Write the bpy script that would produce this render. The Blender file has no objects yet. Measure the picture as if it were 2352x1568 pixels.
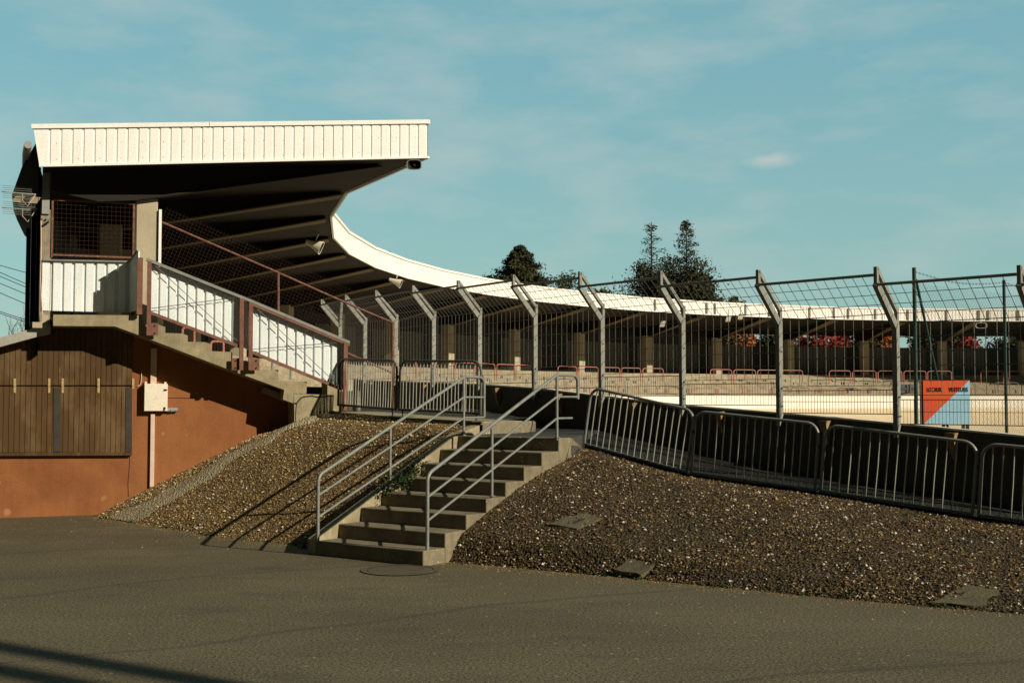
import bpy, math, random
import numpy as np
from mathutils import Vector, Matrix

random.seed(7); rng = np.random.default_rng(11)
SC = bpy.context.scene
COL = SC.collection

# ------------------------------------------------------------------ camera
F, EYE = 2800.0, 1.9                     # focal length in photo units (photo = 2352 x 1568 units), eye height
PITCH = math.atan(131 / F)
cam_d = bpy.data.cameras.new('camera'); cam = bpy.data.objects.new('camera', cam_d); COL.objects.link(cam)
cam_d.sensor_width = 36.0; cam_d.lens = F / 2352 * 36.0; cam_d.clip_start = 0.1; cam_d.clip_end = 3000
cam.location = (0, 0, EYE); cam.rotation_euler = (math.pi / 2 + PITCH, 0, 0)
SC.camera = cam
SC.view_settings.view_transform = 'Standard'; SC.view_settings.look = 'None'
SC.view_settings.exposure = 0.12; SC.view_settings.gamma = 1.0
SC.cycles.max_bounces = 6

# ------------------------------------------------------------------ sun and sky
SUN_EL = math.radians(26); SUN_H = Vector((0.848, -0.53, 0)).normalized()
sdir = Vector((SUN_H.x * math.cos(SUN_EL), SUN_H.y * math.cos(SUN_EL), math.sin(SUN_EL)))
sd = bpy.data.lights.new('sun', 'SUN'); sun = bpy.data.objects.new('sun', sd); COL.objects.link(sun)
sd.energy = 5.0; sd.angle = math.radians(0.5); sd.color = (1.0, 0.89, 0.71)
sun.rotation_euler = sdir.to_track_quat('Z', 'Y').to_euler(); sun.location = (30, -20, 30)
world = bpy.data.worlds.new('World'); SC.world = world; world.use_nodes = True
nt = world.node_tree; N = nt.nodes; Lk = nt.links
for x in list(N): N.remove(x)
out = N.new('ShaderNodeOutputWorld'); bg = N.new('ShaderNodeBackground'); Lk.new(bg.outputs[0], out.inputs[0])
bg.inputs['Strength'].default_value = 0.093
sky = N.new('ShaderNodeTexSky'); sky.sky_type = 'NISHITA'; sky.sun_disc = False
sky.sun_elevation = SUN_EL; sky.sun_rotation = math.atan2(SUN_H.x, SUN_H.y); sky.air_density = 1.0; sky.dust_density = 1.2; sky.ozone_density = 1.0
tint = N.new('ShaderNodeMix'); tint.data_type = 'RGBA'; tint.blend_type = 'MULTIPLY'; tint.inputs[0].default_value = 1
Lk.new(sky.outputs[0], tint.inputs[6]); tint.inputs[7].default_value = (0.95, 1.33, 1.04, 1)
tc = N.new('ShaderNodeTexCoord'); mp = N.new('ShaderNodeMapping'); Lk.new(tc.outputs['Generated'], mp.inputs[0])
sp0 = N.new('ShaderNodeSeparateXYZ'); Lk.new(tc.outputs['Generated'], sp0.inputs[0])
hz = N.new('ShaderNodeMapRange'); hz.inputs[1].default_value = 0.0; hz.inputs[2].default_value = 0.26; Lk.new(sp0.outputs['Z'], hz.inputs[0])
veil = N.new('ShaderNodeMix'); veil.data_type = 'RGBA'; Lk.new(hz.outputs[0], veil.inputs[0]); veil.inputs[6].default_value = (3.35, 5.0, 4.75, 1); veil.inputs[7].default_value = (2.15, 4.55, 5.15, 1)
vm = N.new('ShaderNodeMix'); vm.data_type = 'RGBA'; vm.inputs[0].default_value = 0.75; Lk.new(tint.outputs[2], vm.inputs[6]); Lk.new(veil.outputs[2], vm.inputs[7])
mp.inputs['Scale'].default_value = (2.6, 1.6, 8.0); mp.inputs['Rotation'].default_value = (0.0, 0.18, 0.5)
cn = N.new('ShaderNodeTexNoise'); cn.inputs['Scale'].default_value = 3.1; cn.inputs['Detail'].default_value = 7; cn.inputs['Roughness'].default_value = 0.55
Lk.new(mp.outputs[0], cn.inputs[0])
cr = N.new('ShaderNodeMapRange'); cr.inputs[1].default_value = 0.42; cr.inputs[2].default_value = 0.76; cr.inputs[3].default_value = 0; cr.inputs[4].default_value = 0.6
Lk.new(cn.outputs[0], cr.inputs[0])
# one small puff of cloud in the direction of the far bend
pd = Vector((0.212, 1.0, 0.197)).normalized()
sub = N.new('ShaderNodeVectorMath'); sub.operation = 'SUBTRACT'; Lk.new(tc.outputs['Generated'], sub.inputs[0]); sub.inputs[1].default_value = pd
scv = N.new('ShaderNodeVectorMath'); scv.operation = 'MULTIPLY'; Lk.new(sub.outputs[0], scv.inputs[0]); scv.inputs[1].default_value = (32, 32, 130)
wn = N.new('ShaderNodeTexNoise'); wn.inputs['Scale'].default_value = 60; wn.inputs['Detail'].default_value = 4; Lk.new(tc.outputs['Generated'], wn.inputs[0])
ln = N.new('ShaderNodeVectorMath'); ln.operation = 'LENGTH'; Lk.new(scv.outputs[0], ln.inputs[0])
ad = N.new('ShaderNodeMath'); ad.operation = 'ADD'; Lk.new(ln.outputs['Value'], ad.inputs[0]); Lk.new(wn.outputs[0], ad.inputs[1])
pr = N.new('ShaderNodeMapRange'); pr.inputs[1].default_value = 1.45; pr.inputs[2].default_value = 0.55; pr.inputs[3].default_value = 0; pr.inputs[4].default_value = 0.85
Lk.new(ad.outputs[0], pr.inputs[0])
mx = N.new('ShaderNodeMath'); mx.operation = 'MAXIMUM'; Lk.new(cr.outputs[0], mx.inputs[0]); Lk.new(pr.outputs[0], mx.inputs[1])
cm = N.new('ShaderNodeMix'); cm.data_type = 'RGBA'; Lk.new(mx.outputs[0], cm.inputs[0]); Lk.new(vm.outputs[2], cm.inputs[6]); cm.inputs[7].default_value = (4.9, 5.7, 5.5, 1)
# added dimming of the sky overhead and behind the viewer, to deepen the shade
sp = N.new('ShaderNodeSeparateXYZ'); Lk.new(tc.outputs['Generated'], sp.inputs[0])
fr_ = N.new('ShaderNodeMapRange'); fr_.interpolation_type = 'SMOOTHSTEP'; fr_.inputs[1].default_value = -0.02; fr_.inputs[2].default_value = 0.90; fr_.inputs[3].default_value = 0.05; fr_.inputs[4].default_value = 1.0
Lk.new(sp.outputs['Y'], fr_.inputs[0])
fm = N.new('ShaderNodeVectorMath'); fm.operation = 'SCALE'; Lk.new(cm.outputs[2], fm.inputs[0]); Lk.new(fr_.outputs[0], fm.inputs['Scale'])
Lk.new(fm.outputs[0], bg.inputs['Color'])

# ------------------------------------------------------------------ measuring helpers
CP, SP = math.cos(PITCH), math.sin(PITCH)
def ray(px, py):
    u = (px - 1176) / F; v = (784 - py) / F
    return Vector((u, CP - v * SP, SP + v * CP))
EYEV = Vector((0, 0, EYE))
def at_z(px, py, z):
    d = ray(px, py); return EYEV + d * ((z - EYE) / d.z)
def at_y(px, py, y):
    d = ray(px, py); return EYEV + d * (y / d.y)
def on_plane(px, py, q, n):
    d = ray(px, py); t = (q[0] * n[0] + q[1] * n[1]) / (d.x * n[0] + d.y * n[1]); return EYEV + d * t

# ------------------------------------------------------------------ materials
def newmat(name):
    m = bpy.data.materials.new(name); m.use_nodes = True
    nd = m.node_tree.nodes; b = nd['Principled BSDF']; return m, nd, m.node_tree.links, b
def mapping(nd, lk, scale=(1, 1, 1), rot=(0, 0, 0), kind='Object'):
    t = nd.new('ShaderNodeTexCoord'); mp = nd.new('ShaderNodeMapping'); lk.new(t.outputs[kind], mp.inputs[0])
    mp.inputs['Scale'].default_value = scale; mp.inputs['Rotation'].default_value = rot; return mp.outputs[0]
def geo_pos(nd, lk, scale=(1, 1, 1)):
    g = nd.new('ShaderNodeNewGeometry'); mp = nd.new('ShaderNodeMapping'); lk.new(g.outputs['Position'], mp.inputs[0])
    mp.inputs['Scale'].default_value = scale; return mp.outputs[0]
def noise(nd, lk, vec, scale, detail=5, rough=0.6):
    n = nd.new('ShaderNodeTexNoise'); n.inputs['Scale'].default_value = scale; n.inputs['Detail'].default_value = detail
    n.inputs['Roughness'].default_value = rough; lk.new(vec, n.inputs['Vector']); return n.outputs[0]
def rng_(nd, lk, v, a, b, c=0.0, d=1.0):
    r = nd.new('ShaderNodeMapRange'); r.inputs[1].default_value = a; r.inputs[2].default_value = b; r.inputs[3].default_value = c; r.inputs[4].default_value = d
    lk.new(v, r.inputs[0]); return r.outputs[0]
def mixc(nd, lk, f, a, b, mode='MIX'):
    m = nd.new('ShaderNodeMix'); m.data_type = 'RGBA'; m.blend_type = mode
    if isinstance(f, float): m.inputs[0].default_value = f
    else: lk.new(f, m.inputs[0])
    for i, x in ((6, a), (7, b)):
        if isinstance(x, tuple): m.inputs[i].default_value = (*x, 1)
        else: lk.new(x, m.inputs[i])
    return m.outputs[2]
def bump(nd, lk, b, h, dist, strength=1.0):
    bp = nd.new('ShaderNodeBump'); bp.inputs['Distance'].default_value = dist; bp.inputs['Strength'].default_value = strength
    lk.new(h, bp.inputs['Height']); lk.new(bp.outputs[0], b.inputs['Normal'])
def weathered(name, c1, c2, scale=3, rough=0.7, metal=0.0, bd=0.004, bscale=40, streak=0.0, spots=None, spec=0.3):
    """two-tone blotchy surface with fine bump, optional vertical streaks and spots (spots=(colour, scale, cut))"""
    m, nd, lk, b = newmat(name); p = geo_pos(nd, lk)
    f = rng_(nd, lk, noise(nd, lk, p, scale, 8, 0.65), 0.35, 0.68)
    c = mixc(nd, lk, f, c1, c2)
    fine = noise(nd, lk, p, bscale, 4, 0.7)
    c = mixc(nd, lk, 1.0, c, mixc(nd, lk, rng_(nd, lk, fine, 0.3, 0.7), (0.78, 0.78, 0.78), (1.12, 1.12, 1.12)), 'MULTIPLY')
    if streak:
        ps = geo_pos(nd, lk, (9, 9, 0.7)); s = rng_(nd, lk, noise(nd, lk, ps, 1.3, 6, 0.7), 0.48, 0.75, 0, streak)
        c = mixc(nd, lk, s, c, (c1[0] * 0.35, c1[1] * 0.33, c1[2] * 0.3))
    if spots:
        v = nd.new('ShaderNodeTexVoronoi'); v.inputs['Scale'].default_value = spots[1]; lk.new(p, v.inputs['Vector'])
        big = noise(nd, lk, p, 1.6, 3)
        a = nd.new('ShaderNodeMath'); a.operation = 'ADD'; lk.new(v.outputs['Distance'], a.inputs[0]); lk.new(rng_(nd, lk, big, 0.35, 0.65, 0.22, -0.02), a.inputs[1])
        c = mixc(nd, lk, rng_(nd, lk, a.outputs[0], spots[2], spots[2] - 0.08), c, spots[0])
    lk.new(c, b.inputs['Base Color']); b.inputs['Roughness'].default_value = rough; b.inputs['Metallic'].default_value = metal
    b.inputs['Specular IOR Level'].default_value = spec
    bump(nd, lk, b, fine, bd); return m

M = {}
M['white_metal'] = weathered('cream_white_sheet', (0.85, 0.85, 0.82), (0.80, 0.79, 0.74), 1.5, 0.45, bscale=60, bd=0.0006, streak=0.10)
M['blue_metal'] = weathered('pale_blue_grey_sheet', (0.76, 0.81, 0.80), (0.68, 0.74, 0.74), 1.5, 0.5, bscale=60, bd=0.0006, streak=0.15)
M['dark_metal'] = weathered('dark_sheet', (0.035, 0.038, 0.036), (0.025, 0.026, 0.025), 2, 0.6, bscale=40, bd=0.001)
M['teal_sheet'] = weathered('grey_teal_sheet', (0.26, 0.34, 0.36), (0.2, 0.27, 0.29), 2, 0.6, bscale=40, bd=0.001)
M['back_sheet'] = weathered('grey_sheet', (0.17, 0.17, 0.155), (0.13, 0.13, 0.12), 2, 0.7, bscale=40, bd=0.001, streak=0.3)
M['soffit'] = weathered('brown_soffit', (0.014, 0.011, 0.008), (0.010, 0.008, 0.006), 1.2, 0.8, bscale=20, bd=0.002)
M['beam'] = weathered('sunlit_flange', (0.15, 0.11, 0.06), (0.115, 0.083, 0.045), 2, 0.7, bscale=30, bd=0.001)  # pale flange tone standing in for the sunlit strips under the roof
M['concrete'] = weathered('concrete', (0.36, 0.31, 0.19), (0.22, 0.185, 0.115), 3.4, 0.9, bscale=55, bd=0.005, streak=0.45)
M['column'] = weathered('smooth_concrete', (0.44, 0.39, 0.27), (0.37, 0.32, 0.22), 1.8, 0.85, bscale=60, bd=0.002, streak=0.1)
M['stair'] = weathered('stair_concrete', (0.24, 0.205, 0.13), (0.14, 0.118, 0.075), 4.5, 0.9, bscale=50, bd=0.006, streak=0.35, spots=((0.55, 0.52, 0.43), 16, 0.20))
M['wall_dark'] = weathered('dark_stained_concrete', (0.085, 0.08, 0.065), (0.055, 0.052, 0.043), 3, 0.9, bscale=40, bd=0.005, streak=0.4)
M['bracket'] = weathered('rusty_concrete', (0.36, 0.25, 0.12), (0.20, 0.12, 0.06), 9, 0.9, bscale=60, bd=0.004, streak=0.4)
M['render'] = weathered('brown_render', (0.30, 0.116, 0.040), (0.195, 0.072, 0.024), 1.1, 0.92, bscale=70, bd=0.005, streak=0.22, spots=((0.36, 0.16, 0.075), 2.6, 0.17))
M['galv'] = weathered('galvanised_steel', (0.25, 0.265, 0.235), (0.18, 0.195, 0.175), 8, 0.5, 0.25, bscale=70, bd=0.0005)
M['mossy'] = weathered('mossy_concrete', (0.15, 0.13, 0.078), (0.085, 0.075, 0.045), 9, 0.95, bscale=45, bd=0.01, streak=0.2)
M['manhole'] = weathered('worn_iron', (0.105, 0.086, 0.052), (0.08, 0.064, 0.04), 5, 0.8, bscale=40, bd=0.004)
M['galv_lit'] = weathered('sunlit_galvanised_bar', (0.42, 0.42, 0.35), (0.32, 0.32, 0.27), 8, 0.5, 0.1, bscale=70, bd=0.0005)  # lighter steel for the barrier bars, sunlight on them put into the colour
M['galv_dark'] = weathered('dull_galvanised_steel', (0.115, 0.115, 0.10), (0.08, 0.08, 0.07), 8, 0.5, 0.25, bscale=70, bd=0.0005)
M['fence_post'] = weathered('fence_steel', (0.265, 0.27, 0.235), (0.19, 0.195, 0.17), 6, 0.55, 0.0, bscale=50, bd=0.0008, streak=0.2)
M['wire'] = weathered('wire_steel', (0.20, 0.20, 0.175), (0.13, 0.13, 0.11), 6, 0.55, 0.3, bscale=30, bd=0.0003)
M['rust'] = weathered('red_oxide_steel', (0.22, 0.105, 0.07), (0.13, 0.06, 0.042), 7, 0.8, bscale=50, bd=0.001, streak=0.3)
M['wire_dark'] = weathered('dark_rusted_wire', (0.07, 0.036, 0.025), (0.045, 0.024, 0.017), 6, 0.8, bscale=30, bd=0.0003)
M['rust_old'] = weathered('rusted_tube', (0.11, 0.042, 0.028), (0.24, 0.13, 0.09), 20, 0.85, bscale=50, bd=0.001)
M['red_paint'] = weathered('faded_red_paint', (0.50, 0.185, 0.145), (0.38, 0.14, 0.105), 6, 0.55, bscale=50, bd=0.0005)
M['blue_paint'] = weathered('blue_grey_paint', (0.22, 0.27, 0.28), (0.30, 0.31, 0.28), 6, 0.55, bscale=50, bd=0.0005)
M['green_paint'] = weathered('dark_green_coating', (0.018, 0.055, 0.04), (0.012, 0.04, 0.03), 6, 0.45, bscale=50, bd=0.0005)
M['black'] = weathered('black_plastic', (0.012, 0.012, 0.012), (0.02, 0.02, 0.02), 6, 0.5, bscale=50, bd=0.0005)
M['cream_box'] = weathered('cream_painted_steel', (0.80, 0.74, 0.60), (0.72, 0.66, 0.53), 3, 0.5, bscale=60, bd=0.0004, streak=0.08)
M['pale_pink'] = weathered('pale_pink_plastic', (0.70, 0.53, 0.42), (0.58, 0.42, 0.32), 4, 0.6, bscale=60, bd=0.0004, streak=0.2)
M['grey_plastic'] = weathered('grey_plastic', (0.30, 0.31, 0.30), (0.24, 0.25, 0.24), 4, 0.55, bscale=60, bd=0.0004)
M['slate_box'] = weathered('slate_grey_steel', (0.13, 0.145, 0.15), (0.10, 0.11, 0.115), 4, 0.55, bscale=60, bd=0.0004)
M['white_conc'] = weathered('white_painted_concrete', (0.86, 0.83, 0.74), (0.80, 0.76, 0.66), 1.2, 0.8, bscale=25, bd=0.002, streak=0.08)
M['track'] = weathered('pale_track_concrete', (0.74, 0.62, 0.42), (0.66, 0.54, 0.35), 0.8, 0.85, bscale=12, bd=0.002)
M['terrace'] = weathered('terrace_concrete', (0.40, 0.345, 0.235), (0.24, 0.20, 0.135), 2.2, 0.9, bscale=14, bd=0.004, streak=0.55)
M['brass'] = weathered('peeling_yellow_hinge', (0.36, 0.23, 0.06), (0.46, 0.38, 0.22), 30, 0.6, bscale=60, bd=0.0005)
M['wood_post'] = weathered('grey_timber', (0.30, 0.26, 0.19), (0.19, 0.16, 0.115), 6, 0.85, bscale=60, bd=0.002, streak=0.5)
M['sign_red'] = weathered('orange_red_paint', (0.74, 0.10, 0.028), (0.69, 0.09, 0.026), 3, 0.5, bscale=30, bd=0.0003)
M['sign_blue'] = weathered('light_blue_paint', (0.34, 0.62, 0.78), (0.31, 0.58, 0.74), 3, 0.5, bscale=30, bd=0.0003)
M['bark'] = weathered('bark', (0.10, 0.075, 0.05), (0.06, 0.045, 0.03), 8, 0.95, bscale=30, bd=0.01)
M['twig'] = weathered('reddish_twigs', (0.17, 0.11, 0.085), (0.12, 0.08, 0.06), 8, 0.95, bscale=30, bd=0.002)
M['cable'] = weathered('cable_sheath', (0.03, 0.03, 0.03), (0.04, 0.04, 0.04), 8, 0.7, bscale=30, bd=0.001)
M['roofsheet'] = weathered('fibre_cement', (0.40, 0.39, 0.33), (0.30, 0.295, 0.25), 3, 0.85, bscale=40, bd=0.003, streak=0.3)

def leafmat(name, c1, c2):
    m, nd, lk, b = newmat(name); p = geo_pos(nd, lk)
    a = nd.new('ShaderNodeAttribute'); a.attribute_name = 'tone'
    c = mixc(nd, lk, a.outputs['Fac'], c1, c2); lk.new(c, b.inputs['Base Color']); b.inputs['Roughness'].default_value = 0.65
    b.inputs['Specular IOR Level'].default_value = 0.2
    return m
M['leaf_dark'] = leafmat('dark_needles', (0.018, 0.024, 0.010), (0.075, 0.080, 0.030))
M['leaf_mid'] = leafmat('green_leaves', (0.035, 0.055, 0.018), (0.10, 0.115, 0.03))
M['leaf_olive'] = leafmat('thin_cypress_needles', (0.03, 0.038, 0.018), (0.10, 0.098, 0.04))
M['leaf_red'] = leafmat('red_leaves', (0.16, 0.02, 0.018), (0.40, 0.07, 0.04))
M['leaf_orange'] = leafmat('orange_leaves', (0.28, 0.08, 0.02), (0.45, 0.17, 0.05))
M['leaf_ivy'] = leafmat('ivy_leaves', (0.015, 0.03, 0.010), (0.06, 0.085, 0.02))

def stonemat(name, k):
    m, nd, lk, b = newmat(name); a = nd.new('ShaderNodeAttribute'); a.attribute_name = 'tone'
    r = nd.new('ShaderNodeValToRGB'); lk.new(a.outputs['Fac'], r.inputs[0]); e = r.color_ramp.elements
    e[0].position = 0; e[0].color = (0.025, 0.018, 0.012, 1); e[1].position = 1; e[1].color = (0.58, 0.52, 0.42, 1)
    for pos, c in ((0.35, (0.055, 0.037, 0.021)), (0.62, (0.11, 0.068, 0.033)), (0.82, (0.19, 0.125, 0.065)), (0.93, (0.32, 0.25, 0.16))):
        x = e.new(pos); x.color = tuple(min(.7, q * kk) for q, kk in zip(c, k)) + (1,)
    lk.new(r.outputs[0], b.inputs['Base Color']); b.inputs['Roughness'].default_value = 0.75; b.inputs['Specular IOR Level'].default_value = 0.25
    return m
M['stones'] = stonemat('brown_gravel', (1.1, 1.1, .84)); M['stones_tan'] = stonemat('tan_gravel', (2.55, 2.55, 1.85))

def asphaltmat():
    m, nd, lk, b = newmat('asphalt'); p = geo_pos(nd, lk)
    big = rng_(nd, lk, noise(nd, lk, geo_pos(nd, lk, (0.35, 0.6, 1)), 0.9, 6, 0.6), 0.35, 0.68)
    c = mixc(nd, lk, big, (0.084, 0.071, 0.041), (0.120, 0.102, 0.060))
    grain = noise(nd, lk, p, 42, 2, 0.9)
    c = mixc(nd, lk, 1.0, c, mixc(nd, lk, rng_(nd, lk, grain, 0.34, 0.68), (0.15, 0.15, 0.15), (2.1, 2.05, 1.95)), 'MULTIPLY')
    g2 = noise(nd, lk, p, 22, 4, 0.7)
    c = mixc(nd, lk, rng_(nd, lk, g2, 0.55, 0.8, 0, 0.35), c, (0.04, 0.037, 0.03))
    v = nd.new('ShaderNodeTexVoronoi'); v.inputs['Scale'].default_value = 5.5; lk.new(p, v.inputs['Vector'])
    c = mixc(nd, lk, rng_(nd, lk, v.outputs['Distance'], 0.09, 0.06), c, (0.26, 0.235, 0.17))
    # dusty drift and stains along the foot of the bank, long cracks and repair joints
    st = rng_(nd, lk, noise(nd, lk, geo_pos(nd, lk, (0.5, 1.3, 1)), 1.7, 5, 0.65), 0.56, 0.74, 0, 0.6)
    c = mixc(nd, lk, st, c, (0.042, 0.040, 0.033))
    dst = rng_(nd, lk, noise(nd, lk, geo_pos(nd, lk, (0.8, 1.6, 1)), 0.8, 6, 0.7), 0.58, 0.78, 0, 0.45)
    c = mixc(nd, lk, dst, c, (0.15, 0.13, 0.092))
    w = nd.new('ShaderNodeTexWave'); w.inputs['Scale'].default_value = 0.10; w.inputs['Distortion'].default_value = 5; w.inputs['Detail'].default_value = 4; w.inputs['Detail Scale'].default_value = 0.7
    mp = nd.new('ShaderNodeMapping'); g = nd.new('ShaderNodeNewGeometry'); lk.new(g.outputs['Position'], mp.inputs[0]); mp.inputs['Rotation'].default_value = (0, 0, math.radians(62)); lk.new(mp.outputs[0], w.inputs['Vector'])
    c = mixc(nd, lk, rng_(nd, lk, w.outputs['Fac'], 0.004, 0.0, 0, 0.35), c, (0.03, 0.027, 0.02))
    lk.new(c, b.inputs['Base Color']); b.inputs['Roughness'].default_value = 0.9; b.inputs['Specular IOR Level'].default_value = 0.25
    bump(nd, lk, b, grain, 0.006); return m
M['asphalt'] = asphaltmat()

def soilmat(name, c1, c2, c3):
    m, nd, lk, b = newmat(name); p = geo_pos(nd, lk)
    f = rng_(nd, lk, noise(nd, lk, p, 2.2, 7, 0.7), 0.35, 0.7); c = mixc(nd, lk, f, c1, c2)
    v = nd.new('ShaderNodeTexVoronoi'); v.inputs['Scale'].default_value = 32; lk.new(p, v.inputs['Vector'])
    sepc = nd.new('ShaderNodeSeparateColor'); lk.new(v.outputs['Color'], sepc.inputs[0])
    c = mixc(nd, lk, rng_(nd, lk, sepc.outputs[0], 0.55, 1.0, 0, 0.8), c, c3)
    lk.new(c, b.inputs['Base Color']); b.inputs['Roughness'].default_value = 0.95; b.inputs['Specular IOR Level'].default_value = 0.15
    bump(nd, lk, b, v.outputs['Distance'], 0.03); return m
M['tan_soil'] = soilmat('tan_litter', (0.15, 0.10, 0.045), (0.20, 0.14, 0.066), (0.26, 0.19, 0.10))
M['soil'] = soilmat('dark_soil', (0.046, 0.034, 0.019), (0.066, 0.050, 0.028), (0.12, 0.092, 0.055))
M['pale_gravel'] = soilmat('pale_grit', (0.36, 0.31, 0.19), (0.28, 0.24, 0.15), (0.46, 0.41, 0.28))
M['path'] = soilmat('worn_tarmac', (0.075, 0.075, 0.066), (0.055, 0.055, 0.05), (0.09, 0.09, 0.08))
M['shaded_path'] = soilmat('shaded_tarmac', (0.030, 0.031, 0.026), (0.022, 0.023, 0.019), (0.045, 0.045, 0.037))  # darkened copy of the path tarmac, with the wall's shade put into the colour
M['infield'] = soilmat('dry_grass', (0.16, 0.14, 0.06), (0.12, 0.12, 0.05), (0.2, 0.17, 0.08))

def plankmat():
    m, nd, lk, b = newmat('stained_planks')
    a = nd.new('ShaderNodeAttribute'); a.attribute_name = 'tone'
    p = geo_pos(nd, lk)
    g = noise(nd, lk, geo_pos(nd, lk, (26, 26, 1.1)), 1.6, 6, 0.7)
    c = mixc(nd, lk, a.outputs['Fac'], (0.046, 0.027, 0.010), (0.098, 0.054, 0.018))
    c = mixc(nd, lk, rng_(nd, lk, g, 0.3, 0.75), c, (0.085, 0.046, 0.017))
    wear = rng_(nd, lk, noise(nd, lk, geo_pos(nd, lk, (2.2, 2.2, 0.8)), 1.3, 6, 0.65), 0.5, 0.72, 0, 0.6)
    c = mixc(nd, lk, wear, c, (0.20, 0.135, 0.065))
    pl = rng_(nd, lk, noise(nd, lk, geo_pos(nd, lk, (5, 5, 1.5)), 2.0, 6, 0.7), 0.68, 0.78, 0, 0.6)
    c = mixc(nd, lk, pl, c, (0.35, 0.26, 0.15))
    lk.new(c, b.inputs['Base Color']); b.inputs['Roughness'].default_value = 0.75; b.inputs['Specular IOR Level'].default_value = 0.2
    bump(nd, lk, b, g, 0.003); return m
M['planks'] = plankmat()

# ------------------------------------------------------------------ mesh building
class MB:
    def __init__(s): s.v = []; s.f = []; s.t = []
    def add(s, vs, fs, tone=0.5):
        o = len(s.v); s.v += [Vector(x) for x in vs]; s.f += [tuple(i + o for i in f) for f in fs]; s.t += [tone] * len(vs); return s
    def hexa(s, p, tone=0.5):      # 8 points: bottom loop 0-3, top loop 4-7
        return s.add(p, [(3, 2, 1, 0), (4, 5, 6, 7), (0, 1, 5, 4), (1, 2, 6, 5), (2, 3, 7, 6), (3, 0, 4, 7)], tone)
    def obox(s, c, ax, ay, az, sx, sy, sz, tone=0.5):
        c = Vector(c); ax = Vector(ax).normalized() * sx / 2; ay = Vector(ay).normalized() * sy / 2; az = Vector(az).normalized() * sz / 2
        return s.hexa([c - ax - ay - az, c + ax - ay - az, c + ax + ay - az, c - ax + ay - az, c - ax - ay + az, c + ax - ay + az, c + ax + ay + az, c - ax + ay + az], tone)
    def box(s, x0, x1, y0, y1, z0, z1): return s.hexa([(x0, y0, z0), (x1, y0, z0), (x1, y1, z0), (x0, y1, z0), (x0, y0, z1), (x1, y0, z1), (x1, y1, z1), (x0, y1, z1)])
    def bar(s, a, b, w, h, up=(0, 0, 1), tone=0.5):
        a, b = Vector(a), Vector(b); d = (b - a); up = Vector(up)
        sd = d.cross(up)
        if sd.length < 1e-6: sd = d.cross(Vector((1, 0, 0)))
        return s.obox((a + b) / 2, d, sd, sd.cross(d), d.length, w, h, tone)
    def tube(s, pts, r, n=8, cap=True, closed=False):
        pts = [Vector(p) for p in pts]; m = len(pts); rs = r if isinstance(r, (list, tuple)) else [r] * m
        rings = []; prev = None
        for i, p in enumerate(pts):
            a = pts[max(i - 1, 0)]; b = pts[min(i + 1, m - 1)]; d = (b - a).normalized()
            if prev is None:
                u = d.orthogonal().normalized()
            else:
                u = (prev - d * prev.dot(d)); u = u.normalized() if u.length > 1e-6 else d.orthogonal().normalized()
            prev = u; w = d.cross(u)
            rings.append([p + (u * math.cos(2 * math.pi * k / n) + w * math.sin(2 * math.pi * k / n)) * rs[i] for k in range(n)])
        vs = [v for rg in rings for v in rg]; fs = []
        for i in range(m - 1):
            for k in range(n):
                fs.append((i * n + k, i * n + (k + 1) % n, (i + 1) * n + (k + 1) % n, (i + 1) * n + k))
        if cap: fs += [tuple(range(n - 1, -1, -1)), tuple((m - 1) * n + k for k in range(n))]
        return s.add(vs, fs)
    def prism(s, poly, off, tone=0.5):   # closed polygon extruded by vector off
        poly = [Vector(p) for p in poly]; off = Vector(off); n = len(poly)
        return s.add(poly + [p + off for p in poly], [tuple(range(n - 1, -1, -1)), tuple(range(n, 2 * n))] + [(i, (i + 1) % n, n + (i + 1) % n, n + i) for i in range(n)], tone)
    def grid(s, rows):                    # rows of equal length
        n = len(rows[0]); vs = [v for r in rows for v in r]
        return s.add(vs, [(i * n + k, i * n + k + 1, (i + 1) * n + k + 1, (i + 1) * n + k) for i in range(len(rows) - 1) for k in range(n - 1)])
    def build(s, name, mat, parent=None, smooth=False, tones=False, local=False, fixn=True):
        me = bpy.data.meshes.new(name)
        vs = s.v
        if parent is not None and not local:
            inv = wm(parent).inverted(); vs = [inv @ v for v in vs]
        me.from_pydata([tuple(v) for v in vs], [], s.f); me.validate()
        if fixn:
            import bmesh
            bm = bmesh.new(); bm.from_mesh(me); bmesh.ops.recalc_face_normals(bm, faces=bm.faces); bm.to_mesh(me); bm.free()
        me.materials.append(M[mat])
        if smooth:
            me.polygons.foreach_set('use_smooth', [True] * len(me.polygons)); me.set_sharp_from_angle(angle=math.radians(40))
        if tones and len(s.t) == len(me.vertices):
            at = me.attributes.new('tone', 'FLOAT', 'POINT'); at.data.foreach_set('value', s.t)
        o = bpy.data.objects.new(name, me); COL.objects.link(o)
        if parent is not None: o.parent = parent
        return o
WMX = {}
def wm(o):
    return WMX.get(o.name, Matrix.Identity(4)) if o.parent is None else wm(o.parent)
def tag(o, label=None, cat=None, group=None, kind=None):
    if label: o['label'] = label
    if cat: o['category'] = cat
    if group: o['group'] = group
    if kind: o['kind'] = kind
    return o
def thing(name, label, cat, loc=(0, 0, 0), rot=None, group=None):
    o = bpy.data.objects.new(name, None); COL.objects.link(o); o.empty_display_size = 0.2
    mat = Matrix.Translation(Vector(loc)) @ (rot.to_4x4() if rot is not None else Matrix.Identity(4))
    o.location = mat.translation; o.rotation_euler = mat.to_euler(); WMX[o.name] = mat
    return tag(o, label, cat, group)
def copy_tree(o, parent=None):
    c = o.copy(); COL.objects.link(c)
    if parent is not None: c.parent = parent
    for ch in [x for x in bpy.data.objects if x.parent == o]: copy_tree(ch, c)
    return c
def place(o, loc, rot=None, scale=None):
    o.location = loc
    if rot is not None: o.rotation_euler = rot.to_euler()
    if scale: o.scale = scale
    return o
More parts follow.
